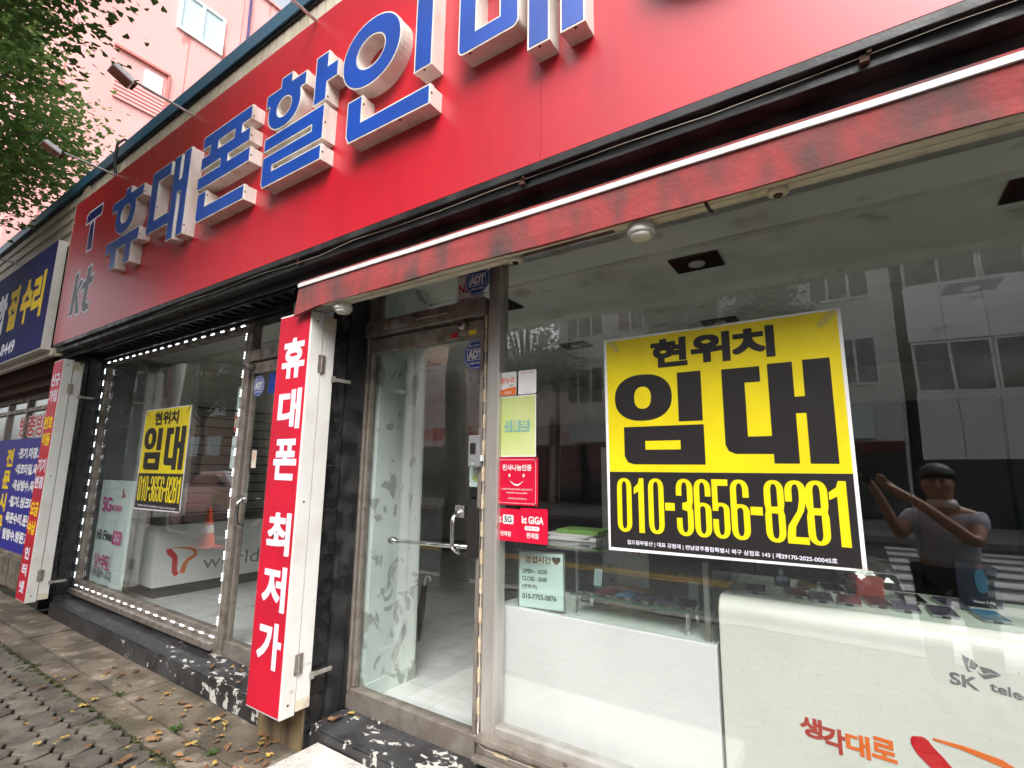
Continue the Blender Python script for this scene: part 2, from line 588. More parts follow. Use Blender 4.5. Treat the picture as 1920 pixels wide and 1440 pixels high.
RED = (.50, .004, .018)
M = dict(
    sign_red=mat('sign_red', RED, rough=.38, c2=(.46, .004, .017), scale=1.5, bump=.03, bscale=250, spec=.8, c3=(.41, .004, .016), scale3=2.2, lo3=.5, hi3=.75, stretch3=(3, 1, .5)),
    box_red=mat('box_red', (.55, .008, .03), rough=.45, c2=(.46, .008, .028), scale=3, spec=.4),
    blue=mat('letter_blue', (.002, .06, .40), rough=.38, c2=(.002, .05, .33), scale=4, spec=.9),
    letter_white=mat('letter_white', (.72, .69, .63), rough=.5, c2=(.5, .43, .36), scale=9, lo=.45, hi=.75, stretch=(1, 1, .35)),
    white=mat('white', (.78, .78, .77), rough=.45, c2=(.68, .68, .66), scale=5),
    print_white=mat('print_white', (.74, .74, .84), rough=.5),
    white_paint=mat('white_paint', (.72, .71, .68), rough=.5, c2=(.6, .57, .52), scale=4, lo=.5, hi=.75, c3=(.42, .38, .33), scale3=14, lo3=.68, hi3=.75),
    cream=mat('cream', (.66, .6, .48), rough=.5, c2=(.45, .38, .28), scale=12, lo=.5, hi=.75),
    navy=mat('navy', (.015, .012, .13), rough=.4),
    ktgrey=mat('kt_grey', (.06, .06, .07), rough=.45),
    black=mat('black', (.012, .012, .013), rough=.35, c2=(.03, .03, .03), scale=8, bump=.1, rvar=.3),
    blackmatt=mat('black_matt', (.016, .015, .015), rough=.75, c2=(.05, .047, .043), scale=7, lo=.5, hi=.8),
    soffit=mat('soffit_dark', (.02, .02, .019), rough=.7, c2=(.035, .033, .03), scale=3),
    tile_black=mat('tile_black', (.011, .011, .012), rough=.22, c2=(.03, .029, .028), scale=14, rnd=.25, bump=.06, bscale=30),
    grout=mat('grout', (.22, .22, .21), rough=.9, c2=(.06, .06, .06), scale=12),
    steel=mat('stainless', (.62, .6, .57), rough=.36, metal=.7, c2=(.46, .43, .39), scale=7, rvar=.2, stretch=(1, 1, .3)),
    steel_dark=mat('stainless_brown', (.40, .355, .31), rough=.40, metal=.7, c2=(.25, .21, .18), scale=9, rvar=.25, c3=(.16, .12, .09), scale3=16, lo3=.64, hi3=.72),
    chrome=mat('chrome', (.7, .7, .7), rough=.12, metal=1),
    alu=mat('aluminium', (.55, .54, .53), rough=.4, metal=.9, c2=(.4, .38, .36), scale=10),
    galv=mat('galvanised', (.42, .4, .37), rough=.55, metal=.5, c2=(.3, .27, .23), scale=15),
    glass=glass_mat('window_glass'),
    glass_case=glass_mat('case_glass', (.95, .982, .965), .035),
    acryl=glass_mat('acrylic', (.85, .87, .86), .05, .05),
    awning=mat('awning_cloth', (.30, .045, .045), rough=.9, c2=(.085, .05, .047), scale=3.6, lo=.42, hi=.64, detail=8, stretch=(1.3, 1, .55), bump=.2, bscale=60, c3=(.075, .05, .046), scale3=7, lo3=.52, hi3=.8, stretch3=(1.2, 1, .6)),
    awn_white=mat('awning_tape', (.64, .64, .64), rough=.6, c2=(.5, .49, .48), scale=24, lo=.45, hi=.75),
    cladding=mat('cladding', (.6, .54, .43), rough=.6, c2=(.46, .39, .29), scale=3, lo=.45, hi=.75, stretch=(1, 1, .3), rnd=.06),
    siding=mat('siding', (.5, .44, .34), rough=.65, c2=(.38, .32, .24), scale=3, stretch=(.3, 1, 1), rnd=.05),
    coping=mat('coping_blue', (.035, .14, .26), rough=.45, metal=.2, c2=(.06, .13, .19), scale=2.5, c3=(.2, .23, .25), scale3=1.1, lo3=.55, hi3=.75),
    pink=mat('pink_render', (.80, .40, .38), rough=.85, c2=(.74, .35, .33), scale=.5, lo=.4, hi=.65, c3=(.5, .17, .14), scale3=.9, lo3=.6, hi3=.72, stretch3=(1, 1.6, .3), dist3=2.5),
    pink_line=mat('pink_line', (.6, .2, .18), rough=.8),
    concrete=mat('old_concrete', (.145, .116, .086), rough=.9, c2=(.07, .056, .038), scale=3.2, lo=.42, hi=.58, detail=10, bump=.8, bscale=45, c3=(.25, .21, .165), scale3=7, lo3=.57, hi3=.70, rnd=.1),
    paver=mat('paver', (.108, .094, .076), rough=.9, c2=(.062, .052, .04), scale=7, detail=9, bump=.5, bscale=70, rnd=.22, c3=(.075, .085, .03), scale3=1.8, lo3=.6, hi3=.75),
    dirt=mat('joint_dirt', (.014, .013, .009), rough=1., c2=(.018, .024, .008), scale=3, lo=.5, hi=.6, bump=.6, bscale=60),
    moss=mat('moss', (.036, .046, .012), rough=1., c2=(.024, .026, .01), scale=18, bump=.8, bscale=120),
    granite=mat('granite', (.52, .49, .45), rough=.6, c2=(.3, .27, .25), scale=140, lo=.5, hi=.62, detail=2, c3=(.62, .59, .55), scale3=6, lo3=.5, hi3=.7),
    kerb=mat('kerb_stone', (.33, .32, .3), rough=.85, c2=(.24, .23, .21), scale=6, bump=.3),
    asphalt=mat('asphalt', (.055, .055, .057), rough=.9, c2=(.04, .04, .041), scale=2, bump=.3, bscale=100),
    marking=mat('road_paint', (.7, .7, .68), rough=.7, c2=(.5, .5, .48), scale=9),
    marking_y=mat('road_paint_yellow', (.4, .24, .05), rough=.7),
    ground=mat('ground_earth', (.09, .085, .075), rough=.95, c2=(.06, .06, .05), scale=.3),
    wood=mat('old_board', (.2, .145, .075), rough=.8, c2=(.1, .07, .04), scale=6, stretch=(3, 3, .4)),
    floor=mat('floor_tile', (.7, .72, .71), rough=.22, c2=(.62, .64, .62), scale=6, rnd=.05, c3=(.52, .52, .5), scale3=3, lo3=.6, hi3=.75),
    floor_joint=mat('floor_joint', (.2, .2, .19), rough=.9),
    in_wall=mat('inner_wall', (.82, .82, .79), rough=.7, c2=(.66, .66, .62), scale=2),
    in_dark=mat('inner_dark', (.07, .07, .065), rough=.6, c2=(.05, .05, .05), scale=2),
    ceiling=mat('ceiling', (.88, .87, .8), rough=.8, c2=(.72, .7, .63), scale=1.6, lo=.5, hi=.7, c3=(.58, .56, .49), scale3=3.2, lo3=.61, hi3=.68),
    smear=mat('glue_smears', (.66, .74, .70), rough=.5, c2=(.58, .66, .62), scale=3, c3=(.36, .4, .37), scale3=4.5, lo3=.565, hi3=.60, stretch3=(.6, 1.5, 1.0), dist3=1.4),
    smear_grey=mat('glue_smears_grey', (.34, .36, .35), rough=.7, c2=(.28, .3, .29), scale=3, c3=(.2, .21, .2), scale3=5, lo3=.58, hi3=.62, dist3=1.),
    counter=mat('counter_white', (.78, .79, .78), rough=.35, c2=(.72, .73, .72), scale=2, c3=(.5, .5, .49), scale3=26, lo3=.735, hi3=.76),
    counter_sk=mat('counter_cream', (.72, .74, .67), rough=.3, c2=(.67, .69, .62), scale=2, c3=(.45, .45, .42), scale3=24, lo3=.735, hi3=.76),
    slat=mat('slat_board', (.42, .42, .4), rough=.5, rnd=.05),
    paper=mat('paper', (.8, .8, .8), rough=.55),
    yellow=mat('poster_yellow', (.86, .70, .008), rough=.38, c2=(.8, .64, .008), scale=5, spec=.45, bump=.35, bscale=7),
    ink=mat('poster_black', (.021, .018, .019), rough=.4, spec=.4, bump=.35, bscale=7),
    text_yellow=mat('text_yellow', (.86, .6, .02), rough=.7, spec=.2),
    text_red=mat('text_red', (.6, .012, .02), rough=.5),
    text_black=mat('text_black', (.03, .03, .035), rough=.5),
    text_grey=mat('text_grey', (.2, .2, .21), rough=.5),
    text_orange=mat('text_orange', (.8, .16, .02), rough=.5),
    text_pink=mat('text_pink', (.62, .05, .28), rough=.5),
    text_brick=mat('text_brick', (.45, .05, .04), rough=.5),
    banner_blue=mat('banner_blue', (.02, .018, .27), rough=.5, c2=(.017, .015, .23), scale=2),
    sign_navy=mat('neighbour_navy', (.016, .018, .11), rough=.75, c2=(.02, .022, .13), scale=1.5, spec=.15),
    adt=mat('sticker_blue', (.006, .05, .32), rough=.3),
    stk_red=mat('sticker_red', (.6, .008, .04), rough=.3),
    stk_green=mat('sticker_green', (.52, .62, .2), rough=.4, c2=(.6, .66, .3), scale=5),
    stk_teal=mat('sticker_teal', (.2, .42, .38), rough=.4),
    board_aqua=mat('notice_board', (.72, .86, .84), rough=.4),
    led=mat('led_lit', (.85, .92, 1.0), rough=.4, emit=7.),
    led_case=mat('led_case', (.7, .7, .7), rough=.4),
    led_off=mat('led_unlit', (.62, .52, .38), rough=.4, c2=(.48, .38, .26), scale=30),
    wire=mat('wire_black', (.012, .012, .012), rough=.5),
    wire_white=mat('wire_white', (.6, .55, .47), rough=.5),
    lens=mat('lamp_lens', (.66, .64, .6), rough=.25),
    flood_glass=mat('flood_reflector', (.42, .2, .15), rough=.3, metal=.4, c2=(.3, .12, .09), scale=10),
    lampgrey=mat('lamp_grey', (.82, .81, .79), rough=.5, c2=(.42, .34, .26), scale=8, lo=.6, hi=.8),
    phone_dark=mat('phone_dark', (.012, .012, .016), rough=.12, rnd=.3),
    phone_edge=mat('phone_edge', (.5, .5, .52), rough=.25, metal=.9),
    bark=mat('bark', (.12, .1, .08), rough=.95, c2=(.06, .05, .04), scale=12, stretch=(1, 1, .2), bump=.8, bscale=20),
    leaf_near=leaf_mat('leaf_near', (.035, .082, .014), (.07, .135, .026)),  # near crown's shaded underside put into this darker leaf colour; weeds share it
    leaf_sunlit=leaf_mat('leaf_sunlit', (.085, .165, .035), (.165, .255, .075)),  # sunlight on the far crown is put into this paler leaf colour
    leaf_back=leaf_mat('leaf_back', (.025, .055, .014), (.06, .1, .025)),
    dry_yellow=mat('dry_leaf_yellow', (.36, .25, .06), rough=.7, c2=(.28, .16, .045), scale=40, rnd=.25),
    dry_brown=mat('dry_leaf_brown', (.2, .105, .045), rough=.8, c2=(.12, .06, .03), scale=40, rnd=.3),
    pole=mat('pole_concrete', (.34, .33, .31), rough=.85, c2=(.27, .26, .24), scale=3),
    panel_grey=mat('facade_panel', (.84, .85, .87), rough=.6, rnd=.05),
    brick=mat('brick_wall', (.3, .19, .14), rough=.9, c2=(.22, .14, .1), scale=5),
    beige=mat('beige_render', (.56, .5, .42), rough=.85, c2=(.48, .42, .34), scale=.6),
    pane_dark=mat('window_pane', (.03, .045, .045), rough=.06, spec=.8),
    curtain=mat('window_pane_pale', (.5, .62, .66), rough=.2),
    pvc=mat('window_pvc', (.8, .8, .78), rough=.4),
    cone=mat('cone_orange', (.75, .08, .02), rough=.5),
    car_paint=mat('car_silver', (.5, .51, .52), rough=.25, metal=.4, coat=.6),
    rubber=mat('rubber', (.015, .015, .015), rough=.8),
    car_glass=mat('car_glass', (.015, .018, .02), rough=.05, spec=.8),
    skin=mat('skin', (.42, .24, .16), rough=.55),
    hair=mat('hair', (.01, .009, .008), rough=.6),
    shirt=mat('shirt', (.46, .5, .58), rough=.85, c2=(.38, .42, .5), scale=20),
    trousers=mat('trousers', (.02, .022, .03), rough=.85),
    plastic_bag=glass_mat('plastic_bag', (.9, .9, .9), .1, .15),
    brown=mat('box_brown', (.3, .2, .11), rough=.7),
    rust=mat('rust', (.09, .04, .02), rough=.9, c2=(.04, .02, .012), scale=20),
)
for _k, _w, _cr in (('blue', .6, .36), ('sign_red', .22, .42)):
    _p = M[_k].node_tree.nodes['Principled BSDF']
    _p.inputs['Coat Weight'].default_value = _w
    _p.inputs['Coat Roughness'].default_value = _cr

# ================================================================== GROUND, PAVEMENT, ROAD
g = obj('ground', quad((-400, -400, -.16), (400, -400, -.16), (400, 400, -.16), (-400, 400, -.16)), M['ground'], kind='structure')
road = obj('road', box(-90, 60, -13.0, -3.62, -.3, -.12), M['asphalt'], kind='structure')
mk = []
for i in range(20):
    mk.append(box(-86+7*i, -83+7*i, -8.36, -8.24, -.1165, -.116))
obj('lane_marking', mk, M['marking'], road, kind='stuff')
obj('centre_line', [box(-90, -1.6, -6.02, -5.9, -.1165, -.116), box(-90, -1.6, -5.8, -5.68, -.1165, -.116)], M['marking_y'], road)
for i in range(9):
    obj('crossing_stripe', box(.4, 3.9, -12.2+i*.95, -11.7+i*.95, -.1165, -.115), M['marking'], road)
pav = obj('pavement', box(-60, 30, -3.44, -.02, -.3, -.045), M['dirt'], kind='structure')
obj('kerb', [box(-60+i*1.0, -59.006+i*1.0, -3.62, -3.445, -.3, .0) for i in range(90)], M['kerb'], pav, kind='stuff')
far_pav = obj('far_pavement', box(-90, 60, -17.0, -13.0, -.3, .02), M['kerb'], kind='structure')

# concrete strips along the shop front, broken into uneven slabs
rs = random.Random(3)


def jag(x0, x1, y0, y1, seed):
    r = random.Random(seed)
    p = []

    def side(a, b, n, amp):
        for i in range(n):
            t = i/n
            k = 0 if i == 0 else amp
            p.append((a[0]+(b[0]-a[0])*t+r.uniform(-k, k), a[1]+(b[1]-a[1])*t+r.uniform(-k, k)))
    side((x0, y0), (x1, y0), 9, .007)
    side((x1, y0), (x1, y1), 4, .006)
    side((x1, y1), (x0, y1), 9, .007)
    side((x0, y1), (x0, y0), 4, .006)
    return p


def slabs(y0, y1, lens, zt, seed):
    x = -14.0
    k = 0
    while x < 4:
        ln = lens[k % len(lens)]
        z = zt+rs.uniform(-.004, .006)
        obj('concrete_slab', prism(jag(x+.004, x+ln-.004, y0, y1, seed+k), -.06, z, 'xy'), M['concrete'], pav, bevel=.004)
        x += ln
        k += 1


slabs(-.548, -.262, [1.9, 1.35, 2.3, .9, 1.6], .0, 50)
slabs(-.705, -.562, [1.0, .92, 1.05], -.004, 90)
# interlocking wavy pavers
PL, PW = .24, .136


def wave(x):
    t = (x/(PL/2)) % 1.0
    return .017*(1-4*abs(t-.5))


def kink(y):
    t = (y/PW) % 1.0
    return .020*(1-abs(2*t-1))


def paver_loop(g_=.0075):
    n = 8
    lo = [(-PL/2+PL*i/n, -PW/2+wave(-PL/2+PL*i/n)) for i in range(n)]
    rt = [(PL/2+kink(PW*i/4), -PW/2+wave(PL/2)+PW*i/4) for i in range(4)]
    hi = [(PL/2-PL*i/n, PW/2+wave(PL/2-PL*i/n)) for i in range(n)]
    lf = [(-PL/2+kink(PW-PW*i/4), PW/2+wave(-PL/2)-PW*i/4) for i in range(4)]
    return inset(lo+rt+hi+lf, g_)


pl = paver_loop()
pli = inset(pl, .006)


def paver_shape(top=0.0):
    n = len(pl)
    v = [(x, y, -.05) for x, y in pl] + [(x, y, top-.005) for x, y in pl] + [(x, y, top) for x, y in pli]
    f = []
    for a in (0, 1):
        for i in range(n):
            j = (i+1) % n
            f.append((a*n+i, a*n+j, (a+1)*n+j, (a+1)*n+i))
    f.append(tuple(range(2*n, 3*n)))
    return v, f


pme = mesh_of('paver', paver_shape(), M['paver'])
pall = []
row = 0
y = -.715-PW/2
while y > -3.38:
    x = -9.0+(PL/2 if row % 2 else 0)
    while x < 3.2:
        if -6.3 < x < -2.2 and y > -1.58:
            inst('paver', pme, (x, y, -.012+rs.uniform(-.004, .003)), pav, rot=(rs.uniform(-.02, .02), rs.uniform(-.02, .02), rs.uniform(-.012, .012)))
        else:
            pall.append(xf(paver_shape(), Matrix.Translation((x, y, -.012))))
        x += PL
    row += 1
    y -= PW
obj('paver_field', pall, M['paver'], pav, kind='stuff', fix=False)
# moss creeping in the joints along the kerb strip
mv = []
for i in range(260):
    x = rs.uniform(-6.2, -2.4)
    yy = -.708+rs.gauss(0, .008)-(rs.random() < .2)*rs.uniform(0, .08)
    r = rs.uniform(.003, .008)
    mv.append(xf(lathe([(r*2.2, -.012), (r*1.7, r*.25-.006), (r*.7, r*.55-.005)], n=7), Matrix.Translation((x, yy, -.006)) @ Matrix.Rotation(rs.uniform(0, 6), 4, 'Z') @ Matrix.Diagonal((1.9, .6, .8, 1))))
obj('moss', mv, M['moss'], label='green moss growing along the joint between pavers and concrete strip', cat='moss', kind='stuff')

# ================================================================== THE PHONE SHOP
shop = thing('shop_building', (-2.0, 0, 0), 'single storey phone shop building with red fascia and glass front', 'building')
XL, XR = -6.87, 3.2
# steps in front of the glass
M['step_l'] = chipped_mat('step_left', (.02, .02, .021), (-5.8, -3.2), .535)
M['step_r'] = chipped_mat('step_right', (.02, .02, .021), (-3.6, -1.6), .55)


def step(x0, x1, ln, m):
    st = obj('step', box(x0+.003, x1-.003, -.255, 0.02, -.05, .118), M['grout'], shop)
    x = x0
    while x < x1-.05:
        e = min(x+ln, x1)
        obj('step_tile', box(x+.002, e-.002, -.262, -.004, .1185, .131), m, st, bevel=.003)
        obj('riser_tile', box(x+.002, e-.002, -.266, -.2555, .0, .117), m, st, bevel=.002)
        x = e
    obj('end_tile', box(x0-.009, x0+.0025, -.264, -.004, .0, .131), m, st)


step(-6.63, -2.93, .74, M['step_l'])
step(-2.47, XR, .50, M['step_r'])
# pillars
for px0, px1 in ((-7.3, -6.89), (-2.93, -2.5)):
    p = obj('pillar', box(px0, px1-.012, -.272, .03, 0, 2.62), M['grout'], shop)
    r = random.Random(4)
    z = 0.02
    while z < 2.6:
        h = min(.242, 2.615-z)
        obj('pillar_tile', box(px1-.0115, px1, -.284, -.176, z+.002, z+h-.002), M['tile_black'], p, bevel=.002)
        obj('pillar_tile', box(px0+.004, px1-.002, -.286, -.2725, z+.002, z+h-.002), M['tile_black'], p, bevel=.002)
        z += h
    obj('shutter_guide', [box(px1-.0115, px1+.012, -.168, -.15, .135, 2.62), box(px1-.0115, px1+.004, -.15, -.06, .135, 2.62), box(px1-.0115, px1+.012, -.06, -.04, .135, 2.62)], M['black'], p)
obj('pillar_base', [box(-2.9+.1*i, -2.803+.1*i, -.30, -.287, -.02, .215) for i in range(4)], M['wood'], shop)
# wall mass above the openings, soffit, header
obj('wall', box(-13.5, XR, -.33, .25, 2.72, 4.66), M['blackmatt'], shop)
obj('header', [box(-6.9, -2.5, -.05, .06, 2.58, 2.72), box(-2.5, XR, -.05, .06, 2.60, 2.72)], M['black'], shop)
obj('soffit', [box(XL, -2.6, -.40, -.05, 2.672, 2.715), box(-2.6, XR, -.38, -.05, 2.60, 2.64)], M['soffit'], shop)
for i in range(30):
    x = -6.75+i*.138
    obj('soffit_rib', box(x, x+.05, -.38, -.06, 2.652, 2.671), M['black'], shop)
obj('soffit_rail', [box(XL, -2.6, -.25, -.225, 2.632, 2.651), box(XL, -2.6, -.09, -.06, 2.60, 2.651)], M['black'], shop)
# cladding of narrow vertical slats above the sign, blue coping
cl = obj('cladding', box(-13.5, XR, -.385, -.332, 4.2, 4.6), M['blackmatt'], shop)
sme = mesh_of('slat', box(-.0425, .0425, -.016, .002, -.2, .2), M['cladding'])
for i in range(48):
    inst('slat', sme, (-6.9+i*.095, -.388, 4.38), cl)
for i in range(4):
    obj('siding_board', prism([(-.415, 3.96+.155*i), (-.387, 3.96+.155*i), (-.387, 4.11+.155*i), (-.395, 4.11+.155*i)], -13.4, -6.96, 'yz'), M['siding'], cl)
obj('siding_board', box(-7.04, -6.885, -.42, -.387, 2.6, 4.57), M['siding'], cl)
cop = obj('coping', prism([(-.43, 4.575), (-.10, 4.60), (-.10, 4.74), (-.43, 4.715), (-.44, 4.70), (-.44, 4.575)], -13.5, XR, 'yz'), M['coping'], shop, bevel=.006)
obj('gutter_lip', box(-13.5, XR, -.42, -.405, 4.55, 4.574), M['blackmatt'], cop)
obj('roof', box(-13.5, XR, -.1, 6.2, 4.6, 4.7), M['ground'], shop)
# inside shell
fl = obj('floor', box(-7.0, XR, .0, 5.6, -.05, .135), M['floor_joint'], shop)
tme = mesh_of('floor_tile', box(-.1805, .1805, -.1805, .1805, -.01, .0145), M['floor'])
for i in range(16):
    for j in range(12):
        inst('floor_tile', tme, (-6.64+i*.365, .2+j*.365, .1365), fl)
obj('floor_sheet', box(-.97, XR, .02, 5.5, .1355, .150), M['floor'], fl)
obj('inner_wall', [box(-7.1, -6.9, .06, 5.6, .1, 2.9), box(XR, XR+.1, .0, 5.6, .1, 2.9), box(-7.0, XR, 5.6, 5.7, .1, 2.9)], M['in_wall'], shop)
obj('smeared_wall', box(-6.899, -6.88, .06, .62, .15, 2.68), M['smear_grey'], shop)
obj('wall_pier', box(-6.899, -6.62, .63, .86, .15, 2.68), M['in_wall'], shop)
obj('ceiling', [box(-7.0, XR, .061, .65, 2.70, 2.86), box(-7.0, XR, .65, 5.6, 2.80, 2.86)], M['ceiling'], shop)
obj('ceiling_lip', box(-7.0, XR, .63, .672, 2.688, 2.80), M['in_wall'], shop)
for x, y_ in ((-.74, 1.12), (-2.33, 1.18), (.85, 1.06), (-.9, 2.6), (-2.4, 2.7), (.8, 2.6), (-4.6, 1.2), (-4.5, 2.6)):
    d = obj('downlight', [box(x-.15, x+.15, y_-.12, y_+.12, 2.785, 2.7995)], M['ink'], shop)
    obj('bulb', lathe([(.035, 2.772), (.05, 2.776), (.052, 2.784)], (x, y_, 0)), M['lens'], d)
obj('partition', box(-2.9, -2.435, .045, .45, .15, 2.69), M['smear'], shop)
obj('partition_base', box(-2.436, -2.428, .05, .452, .15, .235), M['smear'], shop)
obj('slat_backing', box(-6.899, -6.83, .9, 4.4, .75, 2.2), M['in_dark'], shop)
for i in range(12):
    obj('wall_slat', box(-6.829, -6.812, .9, 4.4, .78+i*.118, .78+i*.118+.1), M['slat'], shop)

# ---- left display window
M['frame'] = M['steel']
lw = obj('window', [box(-6.87, -6.80, -.03, .04, .15, 2.60), box(-3.95, -3.86, -.035, .045, .13, 2.60), box(-6.80, -3.95, -.03, .04, .19, .275), box(-6.80, -3.95, -.03, .04, 2.535, 2.60)], M['steel_dark'], shop, bevel=.004)
obj('glass_pane', box(-6.80, -3.95, -.004, .004, .275, 2.535), M['glass'], lw)
obj('window_sill', [box(-6.87, -3.95, -.075, -.031, .155, .20), box(-6.87, -3.95, -.04, .03, .13, .154)], M['steel_dark'], lw, bevel=.003)


def door(x0, x1, hinge_left, parts):
    """framed glass door with a kick plate, header and transom light"""
    d = obj('door', [box(x0, x0+.016, -.02, .02, .236, 2.164), box(x1-.022, x1, -.03, .03, .236, 2.164), box(x0, x1, -.03, .03, 2.165, 2.25)], M['steel_dark'], shop, bevel=.003)
    obj('kick_plate', box(x0+.0, x1-.0, -.034, .034, .128, .235), M['steel_dark'], d, bevel=.004)
    obj('glass_pane', box(x0+.016, x1-.022, -.004, .004, .236, 2.1645), M['glass'], d)
    return d


# left door (half hidden behind the sign box)
dl = door(-3.83, -2.95, False, None)
obj('door_header', box(-3.86, -2.93, -.045, .045, 2.262, 2.35), M['steel_dark'], shop, bevel=.004)
obj('transom_pane', box(-3.86, -2.93, -.004, .004, 2.352, 2.58), M['glass'], shop)
# right door
dr = door(-2.47, -1.575, True, None)
obj('door_header', box(-2.49, -1.55, -.06, .05, 2.265, 2.36), M['steel_dark'], shop, bevel=.004)
obj('transom_pane', box(-2.46, -1.545, -.004, .004, 2.362, 2.60), M['glass'], shop)
obj('door_post', [box(-2.545, -2.476, -.035, .04, .13, 2.6), box(-1.57, -1.545, -.03, .035, .128, 2.263)], M['steel_dark'], shop, bevel=.003)
# transom inner detail, door closer arm box
obj('door_closer', [box(-2.3, -2.05, -.085, -.061, 2.285, 2.335), box(-2.05, -1.8, -.078, -.066, 2.305, 2.318)], M['steel_dark'], shop, bevel=.003)
# right window frame and sill
rw = obj('window', [box(-1.543, -1.47, -.035, .045, .16, 2.60), box(-1.47, XR, -.03, .04, .225, .30), box(-1.47, XR, -.03, .04, 2.54, 2.60), box(1.62, 1.68, -.03, .04, .30, 2.54)], M['steel'], shop, bevel=.004)
obj('glass_pane', [box(-1.47, 1.62, -.004, .004, .30, 2.54)], M['glass'], rw)
obj('glass_pane', [box(1.68, XR, -.004, .004, .30, 2.54)], M['glass'], rw)
obj('window_sill', [box(-1.543, XR, -.085, -.031, .24, .262), box(-1.543, XR, -.10, -.031, .165, .185), box(-1.543, XR, -.06, -.031, .186, .239), box(-1.543, XR, -.04, .03, .132, .164)], M['steel_dark'], rw, bevel=.003)


def hand_pull(parent, x, z, s=1):
    """D-shaped chrome pull on a plate"""
    pts = []
    for i in range(13):
        t = math.pi*(i/12)
        pts.append((x-.03*s*math.sin(t)*0, -.035-.055*min(1, math.sin(t)*1.9), z+.105-.21*(i/12)))
    obj('door_handle', [tube(pts, .012, 10)], M['chrome'], parent, smooth=True)
    obj('handle_plate', box(x-.03, x+.03, -.042, -.0345, z+.07, z+.13), M['alu'], parent, bevel=.003)


hand_pull(dr, -1.70, 1.145)
hand_pull(dl, -3.73, 1.13)
obj('push_bar', [cyl((-2.27, .05, 1.045), (-1.66, .05, 1.06), .012, 10), lathe([(.012, -.03), (.022, -.012), (.022, .012), (.012, .03)], (-2.27, .05, 1.045), 'x', 12)], M['chrome'], dr, smooth=True)
obj('lock_plate', box(-1.64, -1.575, -.05, -.031, 1.03, 1.27), M['ink'], dr, bevel=.004)

# ================================================================== THE RED FASCIA SIGN
sg = thing('fascia_sign', (-2.0, -.5, 2.69), 'long red shop sign with raised blue Korean letters above the glass front', 'sign')
xs = [-6.87, -4.91, -2.93, -.95, 1.05, 3.2]
for a, b in zip(xs[:-1], xs[1:]):
    obj('sign_panel', box(a+.0006, b-.0006, -.5, -.46, 2.69, 4.26), M['sign_red'], sg)
obj('sign_box', box(-6.865, 3.195, -.459, -.386, 2.7, 4.255), M['blackmatt'], sg)
obj('bottom_channel', [box(-6.87, 3.2, -.50, -.47, 2.655, 2.6895), box(-6.87, 3.2, -.47, -.385, 2.61, 2.655), box(-6.87, 3.2, -.395, -.386, 2.56, 2.61)], M['black'], sg, bevel=.003)
obj('edge_strip', box(-6.876, -6.8705, -.503, -.46, 2.69, 4.262), M['cream'], sg)

YF = -.585


def letter(loops_list):
    """one raised syllable: white cans with a lip, blue faces; loops_list = [(outer, holes...)]"""
    body, lip, face = [], [], []
    for loops in loops_list:
        body.append(prism([inset(loops[0], .003)]+[inset(h, -.003) for h in loops[1:]], YF+.024, -.5005))
        lip.append(prism(loops, YF, YF+.0235))
        face.append(prism([inset(loops[0], .0085)]+[inset(h, -.0085) for h in loops[1:]], YF-.0015, YF-.0002))
    lt = obj('letter', body, M['letter_white'], sg)
    obj('letter_rim', lip, M['letter_white'], lt)
    obj('letter_face', face, M['blue'], lt)
    return lt


def screws(lt, pts):
    obj('screw', [lathe([(.006, -.0015), (.006, .0015)], p, ax, 8) for p, ax in pts], M['rust'], lt)


def rect(x0, x1, z0, z1):
    return [(x0, z0), (x1, z0), (x1, z1), (x0, z1)]


def hieut(bx0, bx1, bz0, bz1, tx0, tx1, tz, cx, cz, rx, rz, hx, hz):
    """tick, bar and ring joined into one outline with the ring's hole"""
    import math as m
    a = m.asin(min(.999, (bz0-cz)/rz))
    arc = ellipse(cx, cz, rx, rz, 36, 2.2, m.pi-a, 2*m.pi+a)
    arc = [p for p in arc if p[1] < bz0-.002]
    out = [(bx0, bz0), (arc[0][0], bz0)] + arc + [(arc[-1][0], bz0), (bx1, bz0), (bx1, bz1), (tx1, bz1), (tx1, tz), (tx0, tz), (tx0, bz1), (bx0, bz1)]
    return [out, ellipse(cx, cz, hx, hz, 28)]


# hyu
l1 = letter([hieut(-5.43, -4.76, 3.70, 3.803, -5.157, -5.034, 3.867, -5.10, 3.62, .213, .183, .098, .084),
             [[(-5.45, 3.30), (-5.31, 3.30), (-5.31, 3.135), (-5.18, 3.135), (-5.18, 3.305), (-5.002, 3.305), (-5.002, 3.13), (-4.872, 3.13), (-4.872, 3.30), (-4.742, 3.30), (-4.742, 3.414), (-5.45, 3.414)]]])
# dae
l2 = letter([[[(-4.60, 3.823), (-4.60, 3.30), (-4.585, 3.28), (-4.205, 3.276), (-4.205, 3.13), (-4.096, 3.13), (-4.096, 3.505), (-4.047, 3.505), (-4.047, 3.13), (-3.938, 3.13), (-3.938, 3.83),
               (-4.055, 3.83), (-4.055, 3.612), (-4.096, 3.612), (-4.096, 3.827), (-4.208, 3.827), (-4.208, 3.381), (-4.468, 3.381), (-4.468, 3.71), (-4.257, 3.71), (-4.257, 3.823)]]])
